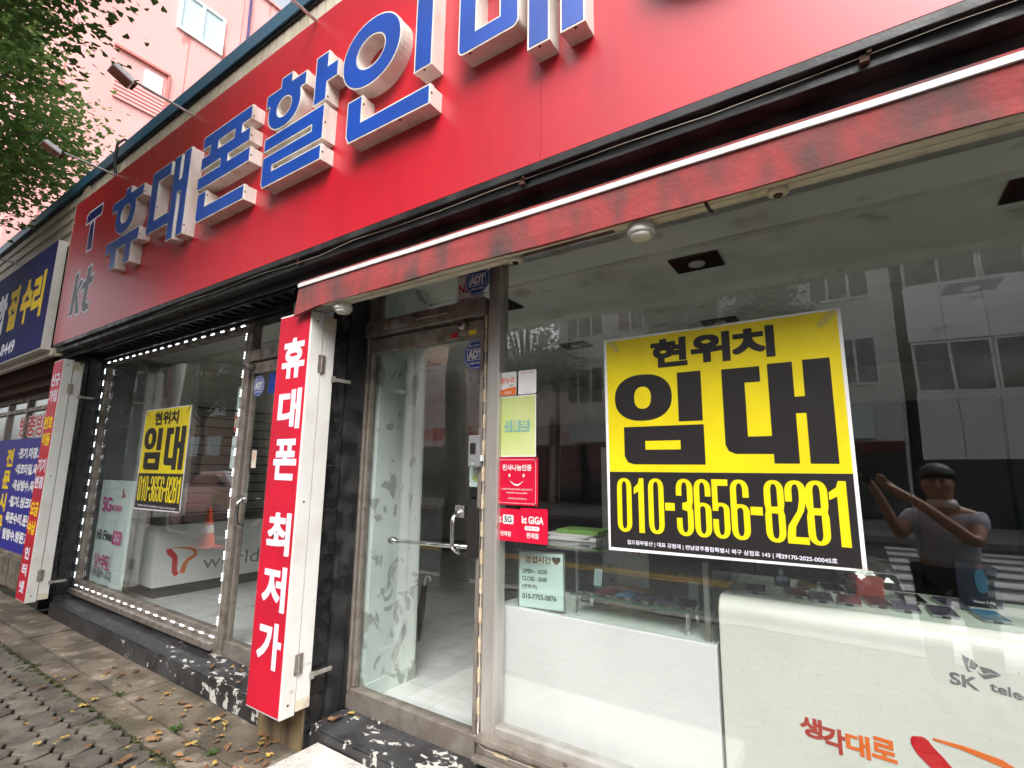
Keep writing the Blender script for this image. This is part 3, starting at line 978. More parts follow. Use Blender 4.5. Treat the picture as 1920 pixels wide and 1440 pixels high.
# pon
l3 = letter([[[(-3.757, 3.723), (-3.645, 3.723), (-3.645, 3.66), (-3.757, 3.66), (-3.757, 3.558), (-3.477, 3.558), (-3.477, 3.509), (-3.78, 3.509), (-3.78, 3.404), (-3.083, 3.404), (-3.083, 3.511), (-3.37, 3.511), (-3.37, 3.558),
               (-3.104, 3.558), (-3.104, 3.662), (-3.213, 3.662), (-3.213, 3.72), (-3.104, 3.72), (-3.104, 3.824), (-3.757, 3.824)], rect(-3.526, -3.316, 3.661, 3.719)],
             [[(-3.752, 3.372), (-3.752, 3.185), (-3.725, 3.148), (-3.11, 3.146), (-3.11, 3.252), (-3.628, 3.252), (-3.628, 3.372)]]])
# hal
l4 = letter([hieut(-2.937, -2.514, 3.704, 3.797, -2.785, -2.664, 3.861, -2.73, 3.645, .175, .143, .075, .063),
             [[(-2.426, 3.507), (-2.306, 3.507), (-2.306, 3.62), (-2.213, 3.62), (-2.213, 3.726), (-2.306, 3.726), (-2.306, 3.825), (-2.426, 3.825)]],
             [[(-2.915, 3.485), (-2.915, 3.392), (-2.424, 3.389), (-2.424, 3.357), (-2.915, 3.357), (-2.915, 3.18), (-2.895, 3.145), (-2.315, 3.140), (-2.315, 3.237), (-2.80, 3.240), (-2.80, 3.271), (-2.31, 3.266), (-2.31, 3.487)]]])
# in
l5 = letter([[ellipse(-1.943, 3.632, .228, .203, 44, 2.1), ellipse(-1.943, 3.632, .108, .092, 32)],
             [rect(-1.612, -1.495, 3.337, 3.83)],
             [[(-2.104, 3.391), (-2.104, 3.185), (-2.08, 3.14), (-1.497, 3.130), (-1.497, 3.236), (-1.984, 3.236), (-1.984, 3.391)]]])
# mae
l6 = letter([[rrect(-1.335, -1.006, 3.285, 3.80, .035, 5, (1, 1, 0, 0)), rect(-1.231, -1.108, 3.38, 3.71)],
             [[(-.964, 3.135), (-.859, 3.135), (-.859, 3.50), (-.813, 3.50), (-.813, 3.135), (-.705, 3.135), (-.705, 3.83), (-.813, 3.83), (-.813, 3.61), (-.859, 3.61), (-.859, 3.83), (-.964, 3.83)]]])
# jang (out of the picture at the top, its shadow falls in)
l7 = letter([[[(-.53, 3.83), (-.53, 3.73), (-.40, 3.73), (-.54, 3.55), (-.43, 3.53), (-.33, 3.63), (-.23, 3.53), (-.12, 3.55), (-.26, 3.73), (-.13, 3.73), (-.13, 3.83)]],
             [[(-.08, 3.50), (.03, 3.50), (.03, 3.62), (.12, 3.62), (.12, 3.72), (.03, 3.72), (.03, 3.83), (-.08, 3.83)]],
             [ellipse(-.2, 3.3, .28, .165, 40), ellipse(-.2, 3.3, .14, .075, 28)]])
for lt, pts in ((l1, [((-4.742, -.576, 3.34), 'x'), ((-5.1, -.576, 3.30), 'z'), ((-4.76, -.576, 3.73), 'x')]), (l2, [((-3.938, -.576, 3.2), 'x'), ((-4.0, -.576, 3.13), 'z'), ((-4.15, -.576, 3.13), 'z'), ((-4.468, -.576, 3.5), 'x')]),
                (l3, [((-3.104, -.576, 3.74), 'x'), ((-3.104, -.576, 3.6), 'x'), ((-3.083, -.576, 3.45), 'x'), ((-3.11, -.576, 3.2), 'x'), ((-3.12, -.576, 3.404), 'z'), ((-3.45, -.576, 3.404), 'z'), ((-3.4, -.576, 3.146), 'z'), ((-3.75, -.576, 3.404), 'z'), ((-3.628, -.576, 3.34), 'x')]),
                (l4, [((-2.306, -.576, 3.53), 'x'), ((-2.31, -.576, 3.37), 'x'), ((-2.315, -.576, 3.19), 'x'), ((-2.85, -.576, 3.143), 'z')]),
                (l5, [((-1.497, -.576, 3.19), 'x'), ((-1.7, -.576, 3.132), 'z'), ((-1.55, -.576, 3.337), 'z'), ((-1.984, -.576, 3.34), 'x')]),
                (l6, [((-1.27, -.576, 3.285), 'z'), ((-1.04, -.576, 3.288), 'z'), ((-.91, -.576, 3.135), 'z'), ((-.75, -.576, 3.135), 'z')])):
    screws(lt, pts)
# flat printed carrier marks at the left end
TT = [(-6.447, 4.045), (-6.455, 3.91), (-6.33, 3.905), (-6.318, 3.58), (-6.15, 3.578), (-6.18, 3.905), (-6.012, 3.914), (-6.012, 4.045)]
T_out = [(-6.455, 3.908), (-6.345, 3.908), (-6.32, 3.88), (-6.318, 3.578), (-6.15, 3.578), (-6.185, 3.90), (-6.20, 3.912), (-6.012, 3.914), (-6.012, 4.048), (-6.40, 4.048), (-6.447, 4.03)]
obj('mark_outline', [prism(T_out, -.5006, -.5003)], M['print_white'], sg)
obj('mark', [prism([(-6.43, 3.925), (-6.032, 3.932), (-6.032, 4.03), (-6.39, 4.03), (-6.43, 4.012)], -.5011, -.5008), prism([(-6.30, 3.595), (-6.166, 3.595), (-6.205, 3.878), (-6.235, 3.905), (-6.304, 3.875)], -.5012, -.5008)], M['navy'], sg)
# kt: italic k and t
K = [(-6.53, 2.94), (-6.43, 2.94), (-6.415, 3.10), (-6.345, 2.93), (-6.235, 2.93), (-6.36, 3.17), (-6.235, 3.27), (-6.33, 3.30), (-6.41, 3.215), (-6.405, 3.40), (-6.505, 3.38)]
Tt = [(-6.195, 3.0), (-6.16, 2.94), (-6.10, 2.915), (-5.985, 2.93), (-5.985, 3.0), (-6.06, 3.0), (-6.085, 3.03), (-6.07, 3.19), (-5.985, 3.20), (-5.97, 3.29), (-6.06, 3.275), (-6.055, 3.40), (-6.16, 3.385), (-6.17, 3.26), (-6.26, 3.235), (-6.265, 3.16), (-6.18, 3.175)]
obj('mark_outline', [prism(inset(K, -.014), -.5006, -.5003), prism(inset(Tt, -.014), -.5007, -.5003)], M['print_white'], sg)
obj('mark', [prism(inset(K, .006), -.5012, -.5009), prism(inset(Tt, .006), -.5013, -.5009)], M['ktgrey'], sg)

# ================================================================== AWNING
aw = thing('awning', (.3, -.3, 2.4), 'dirty faded red folded awning with a white tape under the fascia', 'awning')
n = 80
ra = random.Random(5)
prof = [(-.06, 2.575), (-.20, 2.555), (-.38, 2.53), (-.478, 2.512), (-.497, 2.503), (-.499, 2.46), (-.499, 2.42), (-.499, 2.375), (-.499, 2.331), (-.490, 2.329)]
v, f = [], []
for i in range(n+1):
    x = -2.55+5.75*i/n
    for j, (yy, zz) in enumerate(prof):
        k = noise.noise(Vector((x*2.3, j*.35, 3.1)))*.010+noise.noise(Vector((x*7, j*.5, 9)))*.004
        lo = max(0, (j-4)/5)
        sag = .006*math.sin(x*3.1)+.004*math.sin(x*8.3)
        v.append((x-(.02 if i == 0 else 0)*lo, yy+k*(.3+lo), zz+(sag-(.035 if i == 0 else .02 if i == 1 else .008 if i == 2 else 0))*lo*.8))
m_ = len(prof)
for i in range(n):
    for j in range(m_-1):
        f.append((i*m_+j, (i+1)*m_+j, (i+1)*m_+j+1, i*m_+j+1))
ac = obj('awning_cloth', (v, f), M['awning'], aw)
sol = ac.modifiers.new('thick', 'SOLIDIFY')
sol.thickness = .003
tp = [[], []]
tv, tf = [], []
for i in range(n+1):
    x = -2.55+5.75*i/n
    k = noise.noise(Vector((x*2.3, 5*.35, 3.1)))*.010*.5
    tv += [(x, -.502+k, 2.491), (x, -.507+k, 2.488), (x, -.507+k, 2.467), (x, -.502+k, 2.465)]
for i in range(n):
    for j in range(4):
        q = (j+1) % 4
        tf.append((i*4+j, (i+1)*4+j, (i+1)*4+q, i*4+q))
obj('white_tape', (tv, tf), M['awn_white'], aw)
obj('side_hem', prism([(-.06, 2.57), (-.47, 2.51), (-.492, 2.49), (-.496, 2.31), (-.46, 2.345), (-.40, 2.42), (-.25, 2.5)], -2.556, -2.552, 'yz'), M['awning'], aw)
obj('front_rail', [box(-2.36, 3.2, -.485, -.45, 2.335, 2.36)], M['cream'], aw, bevel=.004)
obj('folding_arm', [box(-2.40, -1.10, -.44, -.40, 2.336, 2.36), box(-.62, .92, -.44, -.40, 2.338, 2.362)], M['cream'], aw, bevel=.004)
for x in (-1.12, -.13, .92):
    j = obj('arm_joint', lathe([(.026, 2.322), (.031, 2.328), (.031, 2.362), (.026, 2.37)], (x, -.42, 0), 'z', 16), M['cream'], aw)
    obj('pivot_pin', lathe([(.012, 2.315), (.014, 2.322)], (x, -.42, 0), 'z', 10), M['rust'], j)
obj('end_bracket', [box(-2.5, -2.33, -.46, -.36, 2.335, 2.352), box(-2.49, -2.47, -.44, -.38, 2.345, 2.38)], M['alu'], aw, bevel=.002)
obj('hanging_strap', tube([(-.33, -.47, 2.36), (-.335, -.475, 2.33), (-.325, -.47, 2.305), (-.315, -.465, 2.298)], .006, 6), M['wire'], aw)

# ================================================================== VERTICAL SIGN BOXES


def sign_box(x0, x1, z0, z1, label):
    t = thing('vertical_sign', ((x0+x1)/2, -.37, z0), label, 'sign', 'tall red sign boxes on the pillars')
    fr = obj('front_case', box(x0, x1, -.46, -.378, z0, z1), M['white_paint'], t, bevel=.004)
    obj('sign_face', box(x0+.011, x1-.011, -.4645, -.4602, z0+.012, z1-.012), M['box_red'], t)
    obj('rear_case', box(x0+.004, x1-.004, -.374, -.292, z0+.03, z1-.03), M['white_paint'], t, bevel=.004)
    obj('end_cap', box(x0+.004, x1-.003, -.3745, -.2915, z0+.012, z0+.07), M['cream'], t, bevel=.003)
    obj('end_cap', box(x0+.004, x1-.003, -.3745, -.2915, z1-.11, z1-.015), M['cream'], t, bevel=.003)
    for zz in (z0+.24, z1-.30):
        h = obj('hinge', [box(x1-.0005, x1+.004, -.40, -.38, zz-.05, zz+.05), box(x1-.003, x1+.002, -.374, -.352, zz-.05, zz+.05), cyl((x1+.004, -.377, zz-.052), (x1+.004, -.377, zz+.052), .005, 8)], M['steel_dark'], t)
        obj('strap', [box(x1-.003, x1+.004, -.30, -.17, zz-.085, zz-.065), box(x1+.004, x1+.012, -.31, -.285, zz-.092, zz-.058)], M['galv'], t)
    obj('screw', [lathe([(.006, -.001), (.006, .002)], (x1, -.42, zz), 'x', 8) for zz in (z0+.06, z1-.06, (z0+z1)/2)], M['rust'], t)
    return t


vb = sign_box(-2.765, -2.46, .22, 2.335, 'tall red sign box reading 휴대폰 최저가 between the two glass doors')
for ch, (z0, z1) in zip('휴대폰최저가', ((1.955, 2.185), (1.67, 1.89), (1.39, 1.61), (1.0, 1.215), (.72, .94), (.44, .66))):
    text(ch, (-2.70, -2.49, z0, z1), -.4652, M['print_white'], vb, bold=.03, fat=.002)
va = sign_box(-6.90, -6.605, .16, 2.52, 'tall red sign box with white and yellow words at the left pillar')
for s, (x0, x1, z0, z1), mm in (('신규', (-6.88, -6.63, 2.25, 2.38), 'print_white'), ('가입', (-6.87, -6.63, 2.085, 2.21), 'print_white'), ('번호', (-6.88, -6.63, 1.81, 1.94), 'text_yellow'), ('이동', (-6.87, -6.63, 1.64, 1.77), 'text_yellow'),
                                ('기기', (-6.87, -6.63, 1.38, 1.51), 'print_white'), ('변경', (-6.87, -6.63, 1.22, 1.34), 'print_white'), ('요금', (-6.87, -6.63, .955, 1.085), 'text_yellow'), ('수납', (-6.87, -6.63, .78, .91), 'text_yellow')):
    text(s, (x0, x1, z0, z1), -.4652, M[mm], va, bold=.03, fat=.002)
for i, ch in enumerate('인터넷'):
    text(ch, (-6.82, -6.68, .55-i*.155, .66-i*.155), -.4652, M['print_white'], va, bold=.03, fat=.002)

# ================================================================== NEIGHBOURING SHOP ON THE LEFT
nb = thing('neighbour_shop', (-10, 0, 0), 'dim repair shop front at the far left under the navy sign', 'building')
obj('plinth', box(-13.5, -7.32, -.12, .1, -.05, .36), M['concrete'], nb, bevel=.01)
for i in range(9):
    obj('plinth_stone', box(-13.4+i*.68, -12.74+i*.68, -.17+.01*(i % 3), -.121, .0, .33), M['concrete'], nb, bevel=.012)
obj('wall', [box(-7.6, -7.31, -.1, .1, .3, 2.62), box(-13.5, -7.31, .6, .7, .0, 2.9), box(-13.5, -13.3, -.1, .6, 0, 2.9)], M['in_dark'], nb)
obj('lintel', [box(-13.5, -7.31, -.30, .05, 2.50, 2.66), box(-13.5, -7.31, -.22, .05, 2.40, 2.499)], M['rust'], nb)
for i in range(36):
    obj('lintel_rib', box(-13.4+i*.168, -13.34+i*.168, -.40, -.02, 2.661, 2.70), M['rust'], nb)
nw = obj('window', [box(-13.3, -7.61, -.05, .02, .361, .42), box(-13.3, -7.61, -.05, .02, 2.33, 2.40), box(-13.3, -7.61, -.05, .02, 2.17, 2.22)] + [box(-13.3+i*.94, -13.24+i*.94, -.048, .018, .42, 2.33) for i in range(7)], M['steel_dark'], nb)
obj('glass_pane', box(-13.24, -7.62, -.012, -.004, .42, 2.17), M['glass'], nw)
obj('transom_pane', box(-13.24, -7.62, -.012, -.004, 2.22, 2.33), M['glass'], nw)
ns = thing('neighbour_sign', (-9.5, -.56, 2.67), 'navy sign with yellow and white Korean words left of the red sign', 'sign')
obj('sign_case', box(-13.4, -7.05, -.555, -.475, 2.66, 3.89), M['white_paint'], ns, bevel=.004)
obj('sign_face', box(-13.38, -7.055, -.56, -.5555, 2.675, 3.88), M['sign_navy'], ns)
for ch, r_, mm in (('종', (-9.95, -9.47, 3.07, 3.58), 'print_white'), ('합', (-9.2, -8.77, 3.07, 3.60), 'print_white'), ('집', (-8.64, -8.27, 3.07, 3.60), 'text_yellow'), ('수', (-8.10, -7.70, 3.07, 3.59), 'text_yellow'), ('리', (-7.66, -7.28, 3.07, 3.59), 'text_yellow')):
    text(ch, r_, -.5606, M[mm], ns, bold=.03, fat=.012)
text('-8449', (-8.75, -8.09, 2.755, 2.905), -.5606, M['print_white'], ns, bold=.02, fat=.003)
obj('sign_back_frame', [box(-13.4, -6.98, -.474, -.42, 2.60, 2.68), box(-13.4, -7.0, -.474, -.42, 3.84, 3.90)], M['cream'], ns)
# blue banner with the list of trades
bn = thing('trade_banner', (-9.4, -.07, .34), 'blue banner listing trades in white Korean text beside the left sign box', 'banner')
obj('banner_sheet', box(-11.6, -8.0, -.075, -.07, .36, 1.79), M['banner_blue'], bn)
for i, s in enumerate(('·전기.미장.조적.', '·데코타일.옥상에', '·옥상방수.욕실방', '·철거.씽크대수', '목문수리.문틀교', '탈방수.방문교체')):
    z = 1.53-i*.21
    x0 = -9.42-.02*i
    text(s, (x0, x0+1.28, z, z+.135), -.0757, M['white'], bn, bold=.03, fat=.003)
for i, ch in enumerate('전문시공'):
    text(ch, (-9.95, -9.62, 1.42-i*.3, 1.66-i*.3), -.0757, M['text_yellow'], bn, bold=.03, fat=.005)
wl = thing('window_lettering', (-9, -.02, 1.85), 'red Korean lettering with white edge on glass above the blue banner', 'lettering')
text('방충방수문', (-9.86, -8.0, 1.83, 2.12), -.0140, M['white'], wl, bold=.03, fat=.018, name='letter_edge')
text('방충방수문', (-9.86, -8.0, 1.83, 2.12), -.0152, M['text_red'], wl, bold=.02)

# ================================================================== FOR-RENT POSTERS


def digit(ch, x0, x1, z0, z1):
    """condensed heavy numerals drawn from bars and half rings"""
    W, H = x1-x0, z1-z0
    t = .335*W
    r = W/2
    P = []

    def bar(a, b, c, d):
        P.append(rect(x0+a*W, x0+b*W, z0+c*H, z0+d*H))

    def arch(zc, up, h=None):
        h = h or .19*H
        a0, a1 = (0, math.pi) if up else (math.pi, 2*math.pi)
        o = ellipse(x0+r, zc, r, h, 18, 2.3, a0, a1)
        i_ = ellipse(x0+r, zc, r-t, h-t*.62, 18, 2.3, a1, a0)
        P.append(o+i_)
    k = t/W
    tp, bt = z1-.19*H, z0+.19*H
    ft, fb = .81, .19
    if ch == '0':
        arch(tp, True); arch(bt, False); bar(0, k, fb, ft); bar(1-k, 1, fb, ft)
    elif ch == '1':
        P.append([(x0+.42*W, z0), (x0+.92*W, z0), (x0+.92*W, z1), (x0+.52*W, z1), (x0+.40*W, z0+.9*H), (x0, z0+.82*H), (x0, z0+.70*H), (x0+.42*W, z0+.76*H)])
    elif ch == '3':
        arch(tp, True); arch(bt, False); bar(0, k, .70, ft); bar(0, k, fb, .31); bar(1-k, 1, .60, ft); bar(1-k, 1, fb, .43)
        P.append([(x0+.36*W, z0+.46*H), (x0+(1-k)*W, z0+.43*H), (x0+W, z0+.43*H), (x0+.93*W, z0+.515*H), (x0+W, z0+.60*H), (x0+(1-k)*W, z0+.60*H), (x0+.36*W, z0+.57*H)])
    elif ch == '6':
        arch(tp, True); arch(bt, False); bar(0, k, fb, ft); bar(1-k, 1, .70, ft); bar(1-k, 1, fb, .46); arch(z0+.46*H, True, .13*H)
    elif ch == '5':
        bar(0, .96, .89, 1); bar(0, k, .46, .89); arch(z0+.47*H, True, .13*H); bar(1-k, 1, fb, .47); arch(bt, False); bar(0, k, fb, .32)
    elif ch == '8':
        arch(tp, True); arch(bt, False); bar(0, k, .60, ft); bar(1-k, 1, .60, ft); bar(0, k, fb, .43); bar(1-k, 1, fb, .43)
        P.append([(x0, z0+.43*H), (x0+k*W, z0+.43*H), (x0+k*W, z0+.46*H), (x0+(1-k)*W, z0+.46*H), (x0+(1-k)*W, z0+.43*H), (x0+W, z0+.43*H), (x0+.94*W, z0+.515*H), (x0+W, z0+.60*H), (x0+(1-k)*W, z0+.60*H), (x0+(1-k)*W, z0+.57*H), (x0+k*W, z0+.57*H), (x0+k*W, z0+.60*H), (x0, z0+.60*H), (x0+.06*W, z0+.515*H)])
    elif ch == '2':
        arch(tp, True); bar(0, k, .66, ft); bar(1-k, 1, .70, ft); bar(0, 1, 0, .11)
        P.append([(x0, z0+.11*H), (x0+.38*W, z0+.11*H), (x0+.44*W, z0+.27*H), (x0+.86*W, z0+.52*H), (x0+W, z0+.70*H), (x0+(1-k)*W, z0+.70*H), (x0+.55*W, z0+.52*H), (x0+.08*W, z0+.28*H)])
    elif ch == '-':
        P.append(rect(x0, x1, z0, z1))
    return P


po = thing('rent_poster', (-.45, -.006, 1.14), 'large yellow and black for-rent poster with phone number on the right window', 'poster', 'for-rent posters')
obj('poster_sheet', prism([(-.906, 2.045), (-.9, 1.128), (.006, 1.142), (.003, 2.047)], -.006, -.0045), M['paper'], po)
obj('yellow_field', quad((-.894, -.0064, 2.036), (-.889, -.0064, 1.456), (-.007, -.0064, 1.460), (-.008, -.0064, 2.038)), M['yellow'], po)
obj('black_field', quad((-.889, -.0064, 1.4555), (-.891, -.0064, 1.141), (-.007, -.0064, 1.150), (-.007, -.0064, 1.4595)), M['ink'], po)
Yp = -.0069
IM = [prism([ellipse(-.7325, 1.7715, .1255, .10, 40, 2.3), ellipse(-.7325, 1.7705, .037, .048, 28, 2.3)], Yp, Yp), prism(rect(-.583, -.488, 1.662, 1.865), Yp, Yp),
      prism([[(-.819, 1.647), (-.819, 1.523), (-.805, 1.497), (-.778, 1.488), (-.486, 1.488), (-.486, 1.647)], rect(-.7265, -.58, 1.549, 1.586)], Yp, Yp)]
DAE = [prism([(-.409, 1.861), (-.409, 1.565), (-.398, 1.54), (-.374, 1.529), (-.2435, 1.528), (-.2435, 1.493), (-.162, 1.493), (-.162, 1.674), (-.129, 1.674), (-.129, 1.493), (-.043, 1.493), (-.043, 1.869), (-.129, 1.869), (-.129, 1.735), (-.162, 1.735), (-.162, 1.866), (-.2455, 1.866), (-.2455, 1.594), (-.327, 1.594), (-.327, 1.801), (-.272, 1.801), (-.272, 1.861)], Yp, Yp)]
obj('headline', IM, M['ink'], po, fix=False)
obj('headline', DAE, M['ink'], po, fix=False)
for ch, a in (('현', -.686), ('위', -.52), ('치', -.362)):
    text(ch, (a, a+.145, 1.897, 2.012), Yp, M['ink'], po, bold=.02, fat=.0038)
DX = [(-.857, -.793), (-.783, -.736), (-.721, -.657), (-.652, -.614), (-.607, -.542), (-.537, -.474), (-.469, -.408), (-.403, -.338), (-.335, -.294), (-.287, -.222), (-.219, -.152), (-.154, -.087), (-.083, -.026)]
dsh = []
for ch, (a, b) in zip('010-3656-8281', DX):
    z0, z1 = (1.305, 1.335) if ch == '-' else (1.208+.008*(a+.857)/.83, 1.430+.005*(a+.857)/.83)
    for i, p in enumerate(digit(ch, a, b, z0, z1)):
        dsh.append(prism(p, Yp-.00008*i, Yp-.00008*i))
obj('phone_number', dsh, M['yellow'], po, fix=False)
text('집드림부동산 | 대표 강원재 | 전남광주통합특별시 북구 삼정로 143 | 제29170-2025-00045호', (-.817, -.075, 1.156, 1.177), Yp, M['print_white'], po, bold=.02)
tape = glass_mat('clear_tape', (.95, .95, .93), .06, .1)
for x, z, a in ((-.88, 2.04, .9), (-.02, 2.035, -.8), (-.01, 1.15, .7), (-.46, 2.052, 0)):
    obj('tape', xf(box(-.07, .07, -.0005, .0005, -.012, .012), Matrix.Translation((x, -.0078, z)) @ Matrix.Rotation(a, 4, 'Y')), tape, po)
p2 = copy_tree(po)
p2.location = (-.45-4.80, -.006, 1.063)
p2.scale = (1.02, 1, 1.02)
p2['label'] = 'yellow and black for-rent poster on the LED-edged left window'

# ================================================================== LED STRIPS


def led_run(t, a, b, n_, m, ln=.062, wire=None, wires=True):
    a, b = Vector(a), Vector(b)
    d = (b-a).normalized()
    ax = 'x' if abs(d.x) > .5 else 'z'
    if ax == 'x':
        sh = [box(-ln/2, ln/2, -.009, 0, -.0065, .0065)]
        ch = [box(-ln/2+.006+q*.021, -ln/2+.014+q*.021, -.0115, -.0092, -.0032, .0032) for q in range(3)]
    else:
        sh = [box(-.0065, .0065, -.009, 0, -ln/2, ln/2)]
        ch = [box(-.003, .003, -.0115, -.0092, -ln/2+.006+q*.021, -ln/2+.013+q*.021) for q in range(3)]
    lit = m is M['led']
    me = mesh_of('led_module', sh if lit else sh+ch, M['led_case'] if lit else m)
    me2 = mesh_of('led_chip', ch, m)
    for i in range(n_):
        q = a+(b-a)*((i+.5)/n_)
        o_ = inst('led_module', me, q, t)
        if lit:
            inst('led_chip', me2, q, o_)
    obj('led_wire', tube([a+Vector((0, -.003, 0)), (a+b)/2+Vector((0, -.003, -.003 if ax == 'x' else 0)), b+Vector((0, -.003, 0))], .0022, 5), wire or M['wire_white'], t)


lt = thing('led_strip', (-5.4, -.035, .24), 'lit white LED strip running round the left window frame', 'LED strip', 'LED strips on the shop front')
led_run(lt, (-6.83, -.0312, 2.572), (-3.92, -.0312, 2.572), 18, M['led'])
led_run(lt, (-6.83, -.0312, .235), (-3.92, -.0312, .235), 19, M['led'])
led_run(lt, (-6.835, -.0312, .26), (-6.835, -.0312, 2.55), 17, M['led'])
led_run(lt, (-3.925, -.0362, .28), (-3.925, -.0362, 2.55), 15, M['led'])
l2_ = thing('led_strip', (-1.5, -.035, .2), 'unlit yellowed LED strip on the right door post and window sill', 'LED strip', 'LED strips on the shop front')
led_run(l2_, (-1.556, -.0312, .30), (-1.556, -.0312, 2.30), 15, M['led_off'], .07)
led_run(l2_, (-1.50, -.0612, .214), (3.0, -.0612, .214), 24, M['led_off'], .075)
obj('led_loop', tube([(-1.556, -.034, .30), (-1.55, -.045, .27), (-1.535, -.06, .25), (-1.545, -.065, .24), (-1.555, -.06, .255), (-1.53, -.062, .225), (-1.50, -.064, .214)], .003, 6), M['wire_white'], l2_)

# ================================================================== STICKERS AND NOTICES


def octagon(cx, cz, r):
    return [(cx+r*math.cos(R_(22.5+45*i)), cz+r*math.sin(R_(22.5+45*i))) for i in range(8)]


def adt(cx, cz, r, y, label):
    t = thing('security_sticker', (cx, y, cz-r), label, 'sticker', 'blue security stickers')
    obj('sticker_sheet', prism(octagon(cx, cz, r), y-.001, y), M['adt'], t)
    obj('border', prism([octagon(cx, cz, r*.93), octagon(cx, cz, r*.885)], y-.0014, y-.0012), M['white'], t)
    obj('frame', prism([rect(cx-r*.66, cx+r*.66, cz-r*.36, cz+r*.40), rect(cx-r*.61, cx+r*.61, cz-r*.31, cz+r*.35)], y-.0014, y-.0012), M['white'], t)
    text('ADT', (cx-r*.56, cx+r*.56, cz-r*.24, cz+r*.28), y-.0014, M['white'], t, bold=.03, fat=.002)
    text('캡스경비구역', (cx-r*.5, cx+r*.5, cz+r*.5, cz+r*.66), y-.0014, M['white'], t, bold=.02)
    text('1588-6400', (cx-r*.5, cx+r*.5, cz-r*.62, cz-r*.46), y-.0014, M['white'], t, bold=.02)
    return t


adt(-1.60, 2.46, .088, -.066, 'round-edged blue security plate over the right door post under the awning')
adt(-1.648, 2.068, .086, -.006, 'blue octagon security sticker on the right glass door')
adt(-3.75, 2.07, .086, -.006, 'blue octagon security sticker on the left glass door')
t = thing('cctv_notice', (-1.72, -.006, 2.37), 'white notice with red letters behind the blue security plate', 'sticker')
obj('sheet', box(-1.79, -1.60, -.006, -.0045, 2.37, 2.55), M['paper'], t)
text('NSOK', (-1.775, -1.615, 2.43, 2.485), -.0064, M['text_red'], t, bold=.03)
text('CCTV 작동중', (-1.775, -1.64, 2.525, 2.54), -.0064, M['text_red'], t, bold=.02)
text('1588-0112', (-1.775, -1.64, 2.385, 2.397), -.0064, M['text_red'], t, bold=.02)
t = thing('merchant_sticker', (-1.435, -.006, 1.83), 'small white sticker with orange foot at the top of the sticker column', 'sticker')
obj('sheet', prism(rrect(-1.49, -1.382, 1.83, 1.95, .01), -.006, -.0046), M['paper'], t)
obj('orange_foot', prism([(-1.488, 1.838), (-1.48, 1.831), (-1.392, 1.831), (-1.384, 1.838), (-1.384, 1.872), (-1.43, 1.868), (-1.488, 1.855)], -.0064, -.0062), M['text_orange'], t)
text('온누리', (-1.476, -1.394, 1.89, 1.925), -.0064, M['text_orange'], t, bold=.03)
text('상품권', (-1.43, -1.394, 1.876, 1.886), -.0064, M['text_grey'], t, bold=.02)
text('가맹점', (-1.455, -1.412, 1.838, 1.852), -.0068, M['white'], t, bold=.02)
t = thing('payment_card', (-1.317, -.006, 1.83), 'small white card right of the orange-footed sticker', 'sticker')
obj('sheet', prism(rrect(-1.37, -1.265, 1.83, 1.95, .006), -.006, -.0046), M['paper'], t)
text('온누리', (-1.355, -1.33, 1.932, 1.942), -.0064, M['text_orange'], t, bold=.02)
text('모바일상품권', (-1.325, -1.28, 1.934, 1.941), -.0064, M['text_grey'], t, bold=.01)
text('온누리', (-1.335, -1.30, 1.836, 1.842), -.0064, M['text_grey'], t, bold=.01)
t = thing('green_notice', (-1.37, -.006, 1.52), 'pale yellow green notice under the white cards by the right window post', 'sticker')
obj('sheet', box(-1.48, -1.265, -.006, -.0046, 1.522, 1.825), M['stk_green'], t)
obj('sheet_edge', prism([rect(-1.48, -1.265, 1.522, 1.825), rect(-1.475, -1.27, 1.527, 1.82)], -.0066, -.0062), M['paper'], t)
text('신불폰', (-1.452, -1.302, 1.648, 1.700), -.0066, M['stk_teal'], t, bold=.03, fat=.004, name='letter_shadow')
text('신불폰', (-1.458, -1.308, 1.652, 1.704), -.0074, M['stk_green'], t, bold=.01)
t = thing('donation_plaque', (-1.37, -.01, 1.29), 'red acrylic plaque with white smiling face by the right window post', 'plaque')
obj('plate', box(-1.488, -1.252, -.012, -.0046, 1.29, 1.518), M['stk_red'], t, bevel=.002)
obj('border', prism([rect(-1.478, -1.262, 1.30, 1.508), rect(-1.4765, -1.2635, 1.3015, 1.5065)], -.0126, -.0122), M['white'], t)
text('천사나눔인증', (-1.455, -1.285, 1.455, 1.485), -.0126, M['white'], t, bold=.03)
sm = [(-1.41+.08*i/14, 1.408-.018*math.sin(math.pi*i/14)) for i in range(15)]
obj('smile', prism(sm+[(p[0], p[1]-.007*math.sin(math.pi*i/14)-.001) for i, p in reversed(list(enumerate(sm)))], -.0126, -.0122), M['white'], t)
obj('eye', [prism(ellipse(-1.412, 1.432, .006, .008, 14), -.0126, -.0122)], M['white'], t)
obj('eye', [prism(ellipse(-1.33, 1.432, .006, .008, 14), -.0126, -.0122)], M['white'], t)
for s, a, b, z in (('본 점포는 천사나눔인증 점포로 나눔을 실천합니다', -1.46, -1.28, 1.362), ('나눔점포 062-222-0002', -1.43, -1.31, 1.345), ('전국천사무료급식소', -1.42, -1.31, 1.318)):
    text(s, (a, b, z, z+.008), -.0126, M['white'], t, bold=.01)
for x in (-1.48, -1.26):
    for z in (1.298, 1.51):
        obj('corner_screw', lathe([(.005, -.0145), (.005, -.012)], (x, 0, z), 'y', 8), M['chrome'], t)
t = thing('carrier_sticker', (-1.425, -.006, 1.12), 'left half of the red carrier sticker pair under the smiling plaque', 'sticker', 'red carrier stickers')
